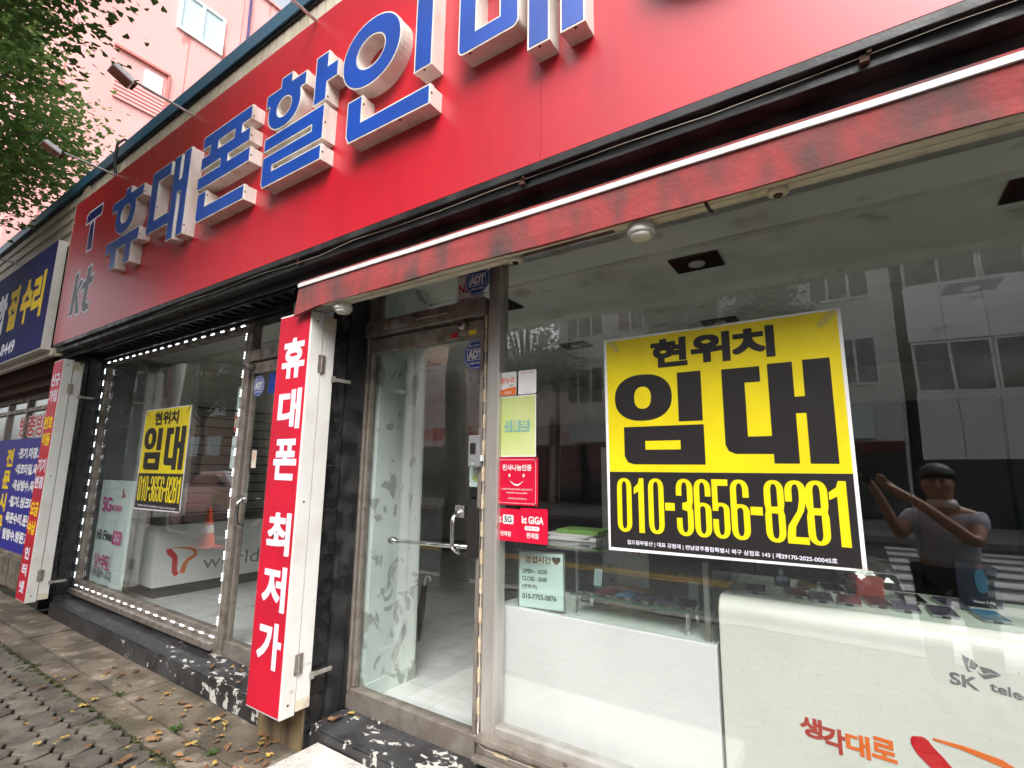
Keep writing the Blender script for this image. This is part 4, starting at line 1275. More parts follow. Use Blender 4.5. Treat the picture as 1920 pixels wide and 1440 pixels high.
obj('sheet', prism(rrect(-1.5, -1.353, 1.12, 1.272, .008), -.006, -.0046), M['stk_red'], t)
text('kt', (-1.49, -1.46, 1.205, 1.24), -.0064, M['white'], t, bold=.03)
obj('badge', prism(rrect(-1.452, -1.39, 1.2, 1.243, .006), -.0066, -.0062), M['white'], t)
text('5G', (-1.443, -1.40, 1.207, 1.236), -.0072, M['text_black'], t, bold=.03)
text('판매점', (-1.465, -1.405, 1.142, 1.166), -.0064, M['white'], t, bold=.02)
t = thing('carrier_sticker', (-1.275, -.006, 1.12), 'right half of the red carrier sticker pair under the smiling plaque', 'sticker', 'red carrier stickers')
obj('sheet', prism(rrect(-1.3515, -1.20, 1.12, 1.28, .008), -.006, -.0046), M['stk_red'], t)
text('kt GiGA', (-1.342, -1.222, 1.208, 1.243), -.0064, M['white'], t, bold=.03)
obj('badge', prism(rrect(-1.325, -1.245, 1.178, 1.197, .006), -.0066, -.0062), M['white'], t)
text('인터넷 · TV', (-1.315, -1.255, 1.183, 1.193), -.0072, M['stk_red'], t, bold=.01)
text('판매점', (-1.315, -1.25, 1.142, 1.168), -.0064, M['white'], t, bold=.02)
# on and behind the doors
t = thing('door_reader', (-1.6, -.05, 1.47), 'grey fingerprint door lock reader on the right door post', 'door lock')
obj('reader_case', box(-1.635, -1.562, -.065, -.031, 1.47, 1.63), M['text_grey'], t, bevel=.006)
obj('reader_window', box(-1.62, -1.585, -.067, -.0655, 1.535, 1.59), M['ink'], t)
obj('reader_tag', box(-1.561, -1.55, -.055, -.04, 1.50, 1.53), M['white'], t)
text('ADT', (-1.612, -1.59, 1.483, 1.491), -.0656, M['white'], t, bold=.02)
t = thing('door_tag', (-1.635, .006, 1.37), 'pale card with a round green badge inside the right door below the lock reader', 'sticker')
obj('sheet', prism(rrect(-1.675, -1.60, 1.37, 1.515, .012), .0046, .0056), M['board_aqua'], t)
obj('badge', prism(ellipse(-1.635, 1.415, .02, .02, 20), .0036, .0042), M['stk_green'], t)
text('출입문', (-1.655, -1.615, 1.455, 1.467), .0042, M['text_grey'], t, bold=.01)
for nm, lab, (x0, x1, z0, z1), mm, s, tm in (('window_sticker', 'pale teal sticker high beside the left door post', (-4.06, -3.965, 1.90, 2.09), 'board_aqua', '안내', 'stk_teal'), ('window_sticker', 'cream sticker with a red foot beside the left door post', (-4.07, -3.965, 1.735, 1.885), 'cream', 'm', 'text_red'),
                                             ('open_sign', 'pale rounded opening hours card beside the left door post', (-4.075, -3.96, 1.44, 1.69), 'board_aqua', 'CLOSED', 'adt')):
    t = thing(nm, ((x0+x1)/2, .006, z0), lab, 'sticker', 'notices beside the left door post')
    obj('sheet', prism(rrect(x0, x1, z0, z1, .012), .005, .0062), M[mm], t)
    text(s, (x0+.012, x1-.012, z0+(z1-z0)*.62, z0+(z1-z0)*.62+.03), .0042, M[tm], t, bold=.02)
    if tm == 'text_red':
        obj('red_foot', box(x0+.002, x1-.002, .004, .0046, z0+.004, z0+.025), M['text_red'], t)
t = thing('door_label', (-3.72, -.006, 1.45), 'small pink vertical label on the left glass door', 'sticker')
obj('sheet', box(-3.75, -3.69, -.006, -.0046, 1.45, 1.58), M['cream'], t)
text('당기', (-3.735, -3.705, 1.50, 1.56), -.0064, M['text_red'], t, bold=.01)
t = thing('blue_notice', (-3.55, -.006, 2.0), 'dark blue notice half hidden behind the tall centre sign box', 'sticker')
obj('sheet', box(-3.615, -3.45, -.006, -.0046, 2.0, 2.155), M['adt'], t)
for sx, lab, mm in ((-1.78, 'tiny red sticker on the right door top rail', 'text_red'), (-1.72, 'tiny grey sticker on the right door top rail', 'alu'), (-1.65, 'tiny yellow sticker on the right door top rail', 'yellow')):
    obj('rail_sticker', box(sx-.026, sx+.026, -.0318, -.0305, 2.175, 2.20), M[mm], label=lab, cat='sticker', group='tiny rail stickers')
t = thing('door_camera', (-3.8, -.06, 2.2), 'small round door camera above the left glass door', 'camera')
obj('camera_body', lathe([(.016, -.10), (.022, -.095), (.024, -.05), (.024, -.031)], (-3.8, 0, 2.215), 'y', 14), M['steel_dark'], t, smooth=True)
obj('camera_lens', lathe([(.012, -.104), (.012, -.1)], (-3.8, 0, 2.215), 'y', 12), M['ink'], t)
t = thing('door_camera', (-1.70, -.07, 2.2), 'small round door camera above the right glass door', 'camera')
obj('camera_body', lathe([(.014, -.075), (.022, -.07), (.024, -.05), (.024, -.031)], (-1.705, 0, 2.225), 'y', 14), M['steel_dark'], t, smooth=True)
obj('camera_lens', lathe([(.01, -.078), (.01, -.075)], (-1.705, 0, 2.225), 'y', 12), M['ink'], t)

# ================================================================== LAMPS ON THE FRONT


def flood(x, label):
    t = thing('flood_lamp', (x, -.48, 4.25), label, 'lamp', 'floodlights over the signs')
    obj('lamp_arm', tube([(x, -.40, 4.24), (x, -.60, 4.252), (x, -.92, 4.262)], .0095, 8), M['alu'], t)
    mt = Matrix.Translation((x, -.99, 4.255)) @ Matrix.Rotation(R_(-24), 4, 'X') @ Matrix.Scale(.68, 4)
    hv = [(-.09, -.12, -.03), (.09, -.12, -.03), (.09, .10, -.03), (-.09, .10, -.03), (-.075, -.09, .035), (.075, -.09, .035), (.06, .075, .045), (-.06, .075, .045)]
    obj('lamp_head', xf((hv, [(0, 3, 2, 1), (4, 5, 6, 7), (0, 1, 5, 4), (1, 2, 6, 5), (2, 3, 7, 6), (3, 0, 4, 7)]), mt), M['lampgrey'], t, bevel=.006)
    obj('lamp_glass', xf(box(-.078, .078, -.105, .085, -.036, -.0305), mt), M['flood_glass'], t)
    obj('lamp_bracket', [xf(box(-.06, .06, .10, .13, -.02, .02), mt), tube([(x+.03, -.90, 4.27), (x+.035, -.93, 4.24), (x+.01, -.94, 4.22), (x, -.90, 4.25)], .004, 6)], M['rust'], t)
    return t


flood(-4.2, 'floodlight on a thin arm above the middle of the red sign')
flood(-5.76, 'floodlight on a thin arm near the left end of the red sign')
flood(-2.6, 'floodlight arm cut off by the top edge of the picture')
t = thing('arm_rod', (-8.5, -.56, 3.9), 'thin bare lamp arm over the navy sign at the left edge', 'lamp arm')
obj('rod', tube([(-8.35, -.45, 3.885), (-8.4, -.75, 3.90), (-8.45, -1.1, 3.905)], .012, 8), M['alu'], t)
for x, lab in ((-2.23, 'white round spotlight under the left end of the awning'), (-.57, 'white round spotlight under the middle of the awning')):
    t = thing('awning_spot', (x, -.43, 2.30), lab, 'lamp', 'spotlights under the awning')
    obj('mount_plate', box(x-.11, x+.09, -.47, -.40, 2.352, 2.362) if x < -1 else box(x-.11, x+.12, -.475, -.40, 2.3505, 2.364), M['cream'], t, bevel=.002)
    obj('spot_body', lathe([(.022, 2.352), (.04, 2.34), (.048, 2.32), (.05, 2.305), (.046, 2.296)], (x, -.43, 0), 'z', 22), M['white_paint'], t, smooth=True)
    obj('spot_lens', lathe([(.044, 2.296), (.036, 2.283), (.02, 2.277), (.004, 2.275)], (x, -.43, 0), 'z', 22), M['lens'], t, smooth=True)
# cables
t = thing('cable_bundle', (-6.7, -.3, 2.5), 'tangle of black cables over the left sign box', 'cable')
rc = random.Random(8)
for i in range(4):
    p = [(-6.95+i*.12, -.42+.04*i, 2.66)]
    for k in range(7):
        a = k*1.1+i
        p.append((-6.82+.13*math.cos(a)+i*.07, -.36+.07*math.sin(a*1.3), 2.60-.02*k+.07*math.sin(a)))
    p.append((-6.7+i*.03, -.33, 2.46))
    obj('cable', tube(p, .007, 6), M['wire'], t, smooth=True)
t = thing('cable', (0, -.40, 2.6), 'thin wire clipped along the black channel under the red sign', 'cable')
wp = [(-4.5+i*.3, -.4855+.006*math.sin(i*2.2), 2.642+.004*math.sin(i*1.7)-.008*(i % 7 == 0)) for i in range(26)]
obj('wire', tube(wp, .0012, 5), M['wire_white'], t, smooth=True)
for x in (-1.05, .12, -2.6):
    obj('wire_clip', [box(x-.012, x+.012, -.488, -.471, 2.625, 2.648), box(x+.006, x+.018, -.494, -.482, 2.645, 2.66)], M['rust'], t)
t = thing('roof_cable', (-6.0, -.46, 4.5), 'black cable hanging over the blue coping edge', 'cable')
obj('cable_run', tube([(-6.0, -.2, 4.77), (-6.0, -.42, 4.78), (-6.03, -.46, 4.72), (-6.05, -.46, 4.56), (-6.03, -.42, 4.28), (-6.02, -.41, 4.2)], .014, 8), M['wire'], t)

# ================================================================== INSIDE THE SHOP
c1 = thing('display_counter', (-1.0, .3, .15), 'white display counter with a glass case behind the right window', 'counter')
obj('counter_body', box(-1.535, -.50, .075, .50, .15, .80), M['counter'], c1, bevel=.003)
obj('corner_post', [box(-.545, -.525, .10, .12, .801, 1.10), box(-1.29, -1.275, .45, .465, .801, 1.10)], M['alu'], c1)
obj('case_glass', box(-1.53, -.505, .082, .088, .801, 1.094), M['glass_case'], c1)
obj('case_top', box(-1.532, -.503, .08, .50, 1.0945, 1.1015), M['glass_case'], c1)
obj('case_side', box(-.511, -.505, .089, .50, .801, 1.094), M['glass_case'], c1)
c2 = thing('display_counter', (.5, .3, .15), 'cream counter with rounded edge and carrier logo behind the right window', 'counter')
prof = [(.075, .15), (.62, .15), (.62, .985), (.135, .985)] + [(.135-.06*math.sin(R_(a)), .925+.06*math.cos(R_(a))) for a in range(10, 91, 10)]
obj('counter_body', prism(prof, -.487, 2.4, 'yz'), M['counter_sk'], c2, smooth=False, bevel=.006)
obj('case_glass', box(-.44, 2.4, .128, .134, .9865, 1.205), M['glass_case'], c2)
obj('case_top', box(-.44, 2.4, .126, .60, 1.2055, 1.213), M['glass_case'], c2)
obj('case_side', box(-.4405, -.4345, .135, .60, .9865, 1.204), M['glass_case'], c2)
yk = .0735


def slanted(body, x0, z0, x1, z1, h, mm, bold=.02, fat=0, parent=c2):
    U = Vector((x1-x0, 0, z1-z0))
    V = Vector((-(z1-z0)*h/U.length*0, 0, h))
    return obj('lettering', text_shape(body, (x0, yk, z0), U, V, bold, Vector((0, -1, 0)), fat), M[mm], parent, fix=False)


slanted('SK', .19, .822, .258, .816, .036, 'text_grey', .03)
slanted('telecom', .282, .823, .43, .797, .027, 'text_grey', .02)
obj('wing_mark', [prism([(.226, .913), (.243, .905), (.238, .890), (.2385, .872), (.246, .868), (.236, .866)], yk-.0003, yk), prism([(.246, .904), (.262, .889), (.253, .876), (.2415, .880), (.2425, .893)], yk-.0003, yk), prism([(.265, .887), (.29, .884), (.313, .871), (.286, .874), (.272, .868)], yk-.0003, yk), prism([(.255, .873), (.268, .864), (.29, .870), (.309, .869), (.274, .853)], yk-.0003, yk)], M['text_grey'], c2)
for ch, x, z, h, mm in (('생', -.232, .566, .062, 'text_brick'), ('각', -.168, .537, .075, 'text_brick'), ('대', -.10, .545, .066, 'text_orange'), ('로', -.030, .555, .062, 'text_orange')):
    slanted(ch, x, z, x+.064, z-.004, h, mm, .02, .0012)


def ribbon(pts, w0, w1):
    """flat band of changing width along a polyline in the xz plane"""
    L_, Rr = [], []
    n_ = len(pts)
    for i, p in enumerate(pts):
        a, b = Vector(pts[max(0, i-1)]), Vector(pts[min(n_-1, i+1)])
        d = (b-a).normalized()
        q = Vector((-d.y, d.x))
        ww = (w0+(w1-w0)*i/(n_-1))/2*min(1, (i+.6)/3)**.5
        L_.append(tuple(Vector(p)+q*ww))
        Rr.append(tuple(Vector(p)-q*ww))
    return L_+Rr[::-1]


def t_mark(ox, oz, s, place, parent):
    """two-tone ribbon mark: left band and right band"""
    a = ribbon([(.06, .99), (.065, .965), (.08, .93), (.12, .86), (.20, .78), (.27, .70), (.30, .58), (.30, .42), (.32, .22), (.40, .08)], .20, .16)
    b = ribbon([(.20, 1.0), (.45, .98), (.75, .92), (.92, .82), (.95, .70), (.86, .62), (.72, .55), (.64, .45), (.60, .30), (.56, .12)], .05, .17)
    obj('ribbon_mark', place(a, ox, oz, s), M['text_red'], parent, fix=False)
    obj('ribbon_mark', place(b, ox, oz, s), M['text_orange'], parent, fix=False)


t_mark(.075, .37, .28, lambda q, ox, oz, s: prism([(ox+x*s, oz+z*s) for x, z in q], yk-.0003, yk), c2)


def phone(x, y_, z, rz, label, screen=None, size=(.075, .155), group='phones on show'):
    t = thing('mobile_phone', (x, y_, z), label, 'phone', group)
    a, b = size
    mt = Matrix.Translation((x, y_, z)) @ Matrix.Rotation(rz, 4, 'Z')
    obj('phone_body', xf(prism(rrect(-a/2, a/2, -b/2, b/2, .009, 3), 0, .008, 'xy'), mt), M['phone_edge'], t)
    obj('phone_screen', xf(prism(rrect(-a/2+.003, a/2-.003, -b/2+.003, b/2-.003, .007, 3), .0082, .0086, 'xy'), mt), screen or M['phone_dark'], t)
    obj('stand', xf(box(-.012, .012, -b/2-.004, -b/2, 0, .006), mt), M['ink'], t)


scr = [mat('screen_teal', (.03, .16, .15), rough=.12, c2=(.012, .012, .015), scale=18), mat('screen_pink', (.32, .08, .1), rough=.12, c2=(.1, .03, .05), scale=18), mat('screen_violet', (.16, .12, .2), rough=.12, c2=(.03, .03, .04), scale=16), mat('screen_blue', (.03, .2, .42), rough=.12, c2=(.25, .3, .35), scale=16), mat('screen_gold', (.25, .18, .05), rough=.12, c2=(.03, .02, .02), scale=14)]
SKP = [(-.38, .27, 0, 'teal screen phone at the left end of the cream counter'), (-.235, .29, 1, 'reddish phone second from left in the front row'), (-.21, .48, 4, 'gold screen phone in the back row of the cream counter'), (-.15, .27, 2, 'violet screen phone third from left in the front row'),
       (-.12, .48, None, 'dark phone in the back row beside the gold one'), (-.06, .28, 1, 'flat reddish phone in the middle of the front row'), (-.035, .47, 0, 'teal and red phone in the back row'), (.025, .31, None, 'dark phone with bright edge right of the reddish one'),
       (.11, .29, 2, 'silver phone near the middle of the counter front'), (.135, .46, None, 'dark phone in the back row behind the silver one'), (.25, .46, 2, 'violet screen phone in front of the boxed poster'), (.21, .28, 2, 'violet screen phone at the right front edge'), (.335, .31, 3, 'large blue screen phone at the far right')]
for i, (x, y_, s, lab) in enumerate(SKP):
    phone(x, y_, .9868, .12+.1*math.sin(i*2.1), lab, scr[s] if s is not None else None, group='phones on the cream counter')
t = thing('poster_card', (.33, .52, .987), 'dark upright phone advert card in the right glass case', 'card')
obj('card', xf(box(-.058, .058, -.003, .003, 0, .15), Matrix.Translation((.34, .47, .987)) @ Matrix.Rotation(R_(-8), 4, 'X')), mat('card_dark', (.012, .016, .03), rough=.3), t)
obj('card_picture', xf(prism(ellipse(.01, .09, .018, .042, 24), -.0042, -.0034), Matrix.Translation((.34, .47, .987)) @ Matrix.Rotation(R_(-8), 4, 'X')), mat('card_blue', (.03, .1, .17), rough=.3), t)
obj('lettering', [xf((vv, ff), Matrix.Translation((.34, .47, .987)) @ Matrix.Rotation(R_(-8), 4, 'X')) for vv, ff in text_shape('Galaxy Z Flip', (-.02, -.0042, .012), (.06, 0, 0), (0, 0, .010), .01, Vector((0, -1, 0)))], M['white'], t, fix=False)
t = thing('poster_card', (-.30, .45, .987), 'small dark flower-print card in the left of the cream counter case', 'card')
obj('card', box(-.325, -.265, .40, .404, .987, 1.09), M['ink'], t)
obj('card_picture', [prism(ellipse(-.297, 1.045, .010, .014, 16), .3985, .3992), prism(ellipse(-.285, 1.02, .016, .010, 16), .3980, .3986), prism(ellipse(-.305, 1.018, .012, .012, 16), .3974, .3978)], scr[3], t)
# crumpled clear bag over a box
bm = bmesh.new()
bmesh.ops.create_icosphere(bm, subdivisions=3, radius=.1)
for q in bm.verts:
    q.co *= 1+.35*noise.noise(q.co*14)
    q.co = Vector((q.co.x*1.1+.02, q.co.y*.8+.42, max(0, q.co.z*.8+.07)+.988))
bagv = [tuple(q.co) for q in bm.verts]
bagf = [tuple(q.index for q in fc.verts) for fc in bm.faces]
bm.free()
t = thing('plastic_bag', (.02, .42, .988), 'crumpled clear plastic bag behind the lower right poster corner', 'bag')
obj('bag_film', (bagv, bagf), M['plastic_bag'], t)
obj('red_packet', xf(box(-.05, .05, -.03, .03, 0, .07), Matrix.Translation((.0, .43, .99)) @ Matrix.Rotation(.4, 4, 'Z')), M['text_brick'], t, bevel=.004)
# glass shelf with phones in the white counter
sh = thing('glass_shelf', (-.85, .25, .80), 'low glass shelf on steel legs inside the white counter case', 'shelf')
obj('shelf_plate', box(-1.15, -.575, .11, .32, .892, .90), M['glass_case'], sh)
obj('shelf_edge', box(-1.15, -.575, .108, .11, .891, .901), mat('glass_edge', (.03, .09, .07), rough=.1), sh)
for x in (-1.12, -.62):
    for y_ in (.14, .29):
        obj('leg', cyl((x, y_, .801), (x, y_, .8915), .011, 12), M['chrome'], sh)
for i, (x, s) in enumerate(((-1.09, None), (-1.005, 1), (-.91, 3), (-.82, 2), (-.73, 2), (-.645, None))):
    phone(x, .21, .9008, .1*math.sin(i*1.7), ('dark phone at the left end of the glass shelf', 'red screen phone second on the glass shelf', 'blue and pink phone third on the glass shelf', 'pale violet phone fourth on the glass shelf', 'silver violet phone fifth on the glass shelf', 'black phone at the right end of the glass shelf')[i], scr[s] if s is not None else None, (.078, .14), 'phones on the glass shelf')
for x, lab in ((-1.15, 'clear acrylic panel of square studs at the left of the case'), (-.67, 'clear acrylic panel of square studs at the right of the case')):
    t = thing('acrylic_holder', (x, .42, .80), lab, 'display stand', 'acrylic phone stands')
    mt = Matrix.Translation((x, .42, .845)) @ Matrix.Rotation(R_(-12), 4, 'X')
    obj('panel', xf(box(-.1, .1, -.003, .003, 0, .15), mt), M['acryl'], t)
    obj('label', xf(box(-.022, .022, -.006, -.0035, .03, .115), mt), M['curtain'], t)
    for (a, b) in ((-.08, .13), (-.035, .135), (.06, .13), (-.07, .075), (.075, .07), (-.075, .02), (-.03, .02), (.03, .018), (.075, .015)):
        obj('stud', xf(box(a-.008, a+.008, -.012, -.0035, b-.009, b+.009), mt), M['acryl'], t)
    obj('foot', xf(box(-.1, .1, -.06, .06, -.045, -.04), Matrix.Translation((x, .42, .846))), M['acryl'], t)
t = thing('hours_board', (-1.3, .11, .80), 'pale aqua handwritten opening hours board on the white counter', 'notice board')
mt = Matrix.Translation((-1.30, .105, .803)) @ Matrix.Rotation(R_(-4), 4, 'X') @ Matrix.Rotation(R_(-3), 4, 'Y')
obj('board', xf(box(-.128, .128, 0, .006, 0, .262), mt), M['board_aqua'], t)
obj('board_frame', [xf(prism([rect(-.13, .13, -.002, .264), rect(-.123, .123, .005, .257)], -.002, -.0002), mt)], M['alu'], t)
for s, a, b, z, h in (('영업시간♥', -.09, .11, .205, .036), ('OPEN - 10:30', -.105, .035, .160, .02), ('CLOSE - 20:00', -.105, .035, .125, .02), ('(연락처)', -.108, -.02, .085, .024), ('010-7755-0876', -.105, .085, .042, .024)):
    obj('lettering', [xf(q, mt) for q in text_shape(s, (a, -.0012, z), (b-a, 0, 0), (0, 0, h), .02, Vector((0, -1, 0)))], M['text_black'], t, fix=False)
t = thing('brochure_stack', (-1.25, .44, 1.102), 'pile of white folders with a green cover on the glass case', 'folder')
obj('folder', xf(box(-.13, .13, -.10, .10, 0, .018), Matrix.Translation((-1.25, .40, 1.1025)) @ Matrix.Rotation(.12, 4, 'Z')), M['white'], t, bevel=.003)
obj('folder', xf(box(-.14, .12, -.09, .10, .0185, .032), Matrix.Translation((-1.25, .40, 1.1025)) @ Matrix.Rotation(-.1, 4, 'Z')), M['white_paint'], t, bevel=.003)
obj('green_cover', xf(box(-.11, .12, -.07, .10, .033, .052), Matrix.Translation((-1.23, .40, 1.1025)) @ Matrix.Rotation(.05, 4, 'Z')), mat('folder_green', (.22, .42, .1), rough=.4), t, bevel=.002)
t = thing('carton', (-.95, .42, .80), 'low brown carton behind the glass shelf', 'box')
obj('carton_box', box(-1.08, -.86, .40, .48, .801, .885), M['brown'], t, bevel=.003)
# hanging 5G banner and reception desk behind the left window
t = thing('promo_banner', (-6.28, .05, .27), 'white hanging banner with pink 5G logos behind the left window', 'banner')
bv, bf = [], []
for i in range(13):
    for j in range(2):
        x = -6.70+.83*i/12
        bv.append((x, .045+.008*math.sin(i*1.3), (1.302, .275)[j]))
for i in range(12):
    bf.append((i*2, i*2+2, i*2+3, i*2+1))
obj('banner_cloth', (bv, bf), M['board_aqua'], t, smooth=True)
yb = .034
for s, a, b, z0, z1, mm in (('5G', -6.60, -6.36, .985, 1.13, 'text_pink'), ('KOREA', -6.33, -6.08, 1.0, 1.06, 'text_pink'), ('Hi Five', -6.63, -6.25, .70, .80, 'text_black'), ('U+5G', -6.6, -6.25, .455, .56, 'text_pink'), ('바꿉니다', -6.64, -6.12, .335, .42, 'text_grey'), ('일상을', -6.64, -6.2, .425, .445, 'text_pink')):
    text(s, (a, b, z0, z1), yb, M[mm], t, bold=.025)
obj('badge', prism(rrect(-6.22, -6.02, .68, .81, .02), yb, yb+.0004), M['text_pink'], t)
text('5G', (-6.19, -6.05, .71, .785), yb-.0006, M['white'], t, bold=.03)
obj('wing_mark', prism([(-6.14, 1.19), (-6.10, 1.23), (-6.085, 1.17), (-6.03, 1.15), (-6.09, 1.14), (-6.15, 1.13), (-6.11, 1.16)], yb, yb+.0004), M['text_brick'], t)
dk = thing('reception_desk', (-6.2, 1.0, .15), 'white reception desk with a red ribbon logo behind the left window', 'desk')
obj('desk_body', box(-6.55, -5.86, .29, 2.1, .26, .86), M['counter'], dk, bevel=.004)
obj('desk_plinth', box(-6.5, -5.90, .33, 2.06, .151, .26), M['in_dark'], dk)
obj('desk_top', box(-6.58, -5.83, .27, 2.13, .861, .885), M['in_dark'], dk, bevel=.003)
t_mark(.385, .33, .30, lambda q, ox, oz, s: prism([(ox+x*s, oz+z*s) for x, z in q], -5.8595, -5.859, 'yz'), dk)
obj('lettering', text_shape('world', (-5.859, .75, .375), (0, .62, 0), (0, 0, .145), .0, Vector((1, 0, 0))), M['text_grey'], dk, fix=False)
t = thing('shop_shelf', (-5.0, 5.2, .15), 'dark display shelf against the back wall of the shop', 'shelf')
obj('shelf_back', box(-5.6, -1.2, 5.3, 5.55, .15, 2.2), M['in_dark'], t)
for z in (.5, .95, 1.4, 1.85):
    obj('shelf_board', box(-5.6, -1.2, 5.0, 5.299, z, z+.03), M['in_dark'], t)
t = thing('wall_cabinet', (.6, 5.2, .15), 'dark panelled cabinet at the back of the shop', 'cabinet')
for i in range(5):
    obj('cabinet_door', box(-1.1+i*.82, -.31+i*.82, 5.25, 5.55, .16, 2.3), M['in_dark'], t, bevel=.006)
t = thing('floor_standee', (-2.1, 3.2, .15), 'white advertising standee with red and black words deep in the shop', 'standee')
obj('standee_board', box(-2.35, -1.85, 3.2, 3.23, .16, 1.72), M['white'], t)
text('밤', (-2.1, -1.9, 1.42, 1.6), 3.196, M['text_red'], t, bold=.03)
text('저자', (-2.28, -1.92, 1.14, 1.34), 3.196, M['text_black'], t, bold=.03)
t = thing('umbrella', (-2.85, .93, .15), 'closed black umbrella with white handle leaning behind the partition', 'umbrella')
obj('umbrella_cloth', tube([(-2.90, .97, .155), (-2.85, .93, .38), (-2.80, .90, .58)], [.010, .030, .022], 10), M['ink'], t, smooth=True)
obj('umbrella_handle', tube([(-2.80, .90, .58), (-2.79, .90, .63)]+[(-2.765+.025*math.cos(math.pi-a*math.pi/8), .90, .63+.025*math.sin(a*math.pi/8)) for a in range(1, 10)], .007, 8), M['white'], t, smooth=True)

# ================================================================== THINGS ON THE PAVEMENT
gs = thing('granite_slab', (-1.6, -.6, 0), 'pale granite ramp slab on the ground before the right door', 'slab')
obj('slab', prism([(-2.40, -.272), (-.6, -.272), (-.6, -1.0), (-2.40, -1.0)], .002, .075, 'xy'), M['granite'], gs, bevel=.006)
lfm = []
for k, mm in enumerate(('dry_yellow', 'dry_brown', 'dry_yellow', 'dry_brown', 'dry_brown')):
    r = random.Random(20+k)
    s = .030+.006*k
    if k in (0, 2):
        pts = [(0, 0), (-.55, .75), (-.3, 1.05), (-.02, .85), (.3, 1.0), (.55, .7)]
    else:
        pts = [(0, 0), (-.35, .45), (-.38, 1.0), (-.05, 1.75), (.3, 1.1), (.36, .5)]
    lv = [(x*s, yy*s, .003+.012*r.random()+.014*abs(x)) for x, yy in pts]
    lv += [(-.003, -.9*s, .006), (.003, -.9*s, .006)]
    lf_ = [(0, 1, 2, 3), (0, 3, 4, 5), (0, 6, 7)]
    lfm.append((mesh_of('fallen_leaf', (lv, lf_), M[mm], fix=False), mm))
rl = random.Random(31)
nl = 0
while nl < 125:
    u_ = rl.random()
    x = rl.uniform(-4.9, -2.35)
    yy = -.30-abs(rl.gauss(0, .38))
    if x < -3.9 and rl.random() < .6:
        continue
    if yy < -1.5:
        continue
    me, mm = rl.choice(lfm)
    zz = .001
    inst('fallen_leaf', me, (x, yy, zz), None, rot=(rl.uniform(-.12, .12), rl.uniform(-.12, .12), rl.uniform(0, 6.28)), scale=[rl.uniform(.45, 1.15)]*3,
         label='dry yellow leaf lying on the pavement by the shop' if mm == 'dry_yellow' else 'dry brown leaf lying on the pavement by the shop', cat='leaf', group='fallen yellow leaves on the pavement' if mm == 'dry_yellow' else 'fallen brown leaves on the pavement')
    nl += 1
for x, yy, k in ((-2.44, -.20, 1), (-2.40, -.12, 3), (-2.36, -.08, 2), (-3.42, -.1, 1), (-3.55, -.13, 0), (-3.7, -.16, 3), (-3.3, -.19, 1), (-3.35, -.05, 2)):
    inst('fallen_leaf', lfm[k][0], (x, yy, .134), None, rot=(.1, .1, k*2.0+x*9), label='dry leaf lying on the black shop step', cat='leaf', group='fallen leaves on the step')


def weed(x, y_, s, label):
    t = thing('weed', (x, y_, 0), label, 'weed', 'weeds in the pavement joints')
    s *= .7
    r = random.Random(int(x*100))
    lv, lf_ = [], []
    for i in range(26):
        a = r.uniform(0, 6.28)
        h = r.uniform(.3, 1)*s
        d = Vector((math.cos(a), math.sin(a), 0))
        e = Vector((-d.y, d.x, 0))
        b = Vector((x, y_, 0))+d*r.uniform(0, .02)
        k = len(lv)
        m1 = b+d*h*.5+Vector((0, 0, h*.7))
        lv += [tuple(b), tuple(m1+e*s*.16), tuple(b+d*h+Vector((0, 0, h*.55))), tuple(m1-e*s*.16)]
        lf_.append((k, k+1, k+2, k+3))
    obj('weed_leaves', (lv, lf_), M['leaf_near'], t, fix=False)


weed(-4.05, -.556, .05, 'small green weed in the crack of the concrete strip')
weed(-3.28, -.553, .06, 'bigger green weed among fallen leaves in the crack')
weed(-2.86, -.555, .05, 'small green weed nearest the granite slab')
weed(-5.1, -.71, .04, 'tiny weed at the mossy paver edge')

# ================================================================== PINK BUILDING BEHIND


def add_window(parent, plane, a0, a1, z0, z1, pos, nrm, pane='pane_dark', bars=1, f=.05, depth=.06):
    """framed window lying in the plane x=pos or y=pos, frame proud by nrm*depth"""
    lo, hi = sorted((pos, pos+nrm*depth))

    def bx(p, q, z, y_, d0=lo, d1=hi):
        return box(p, q, d0, d1, z, y_) if plane == 'y' else box(d0, d1, p, q, z, y_)
    fr = [bx(a0, a1, z0, z0+f), bx(a0, a1, z1-f, z1), bx(a0, a0+f, z0+f, z1-f), bx(a1-f, a1, z0+f, z1-f)]
    for i in range(bars):
        c = a0+(a1-a0)*(i+1)/(bars+1)
        fr.append(bx(c-f/2, c+f/2, z0+f, z1-f))
    wd = obj('window', fr, M['pvc'], parent)
    m1 = pos+nrm*.005
    m2 = pos+nrm*.02
    d0, d1 = sorted((m1, m2))
    obj('pane', bx(a0+f, a1-f, z0+f, z1-f, d0, d1), M[pane], wd)
    return wd


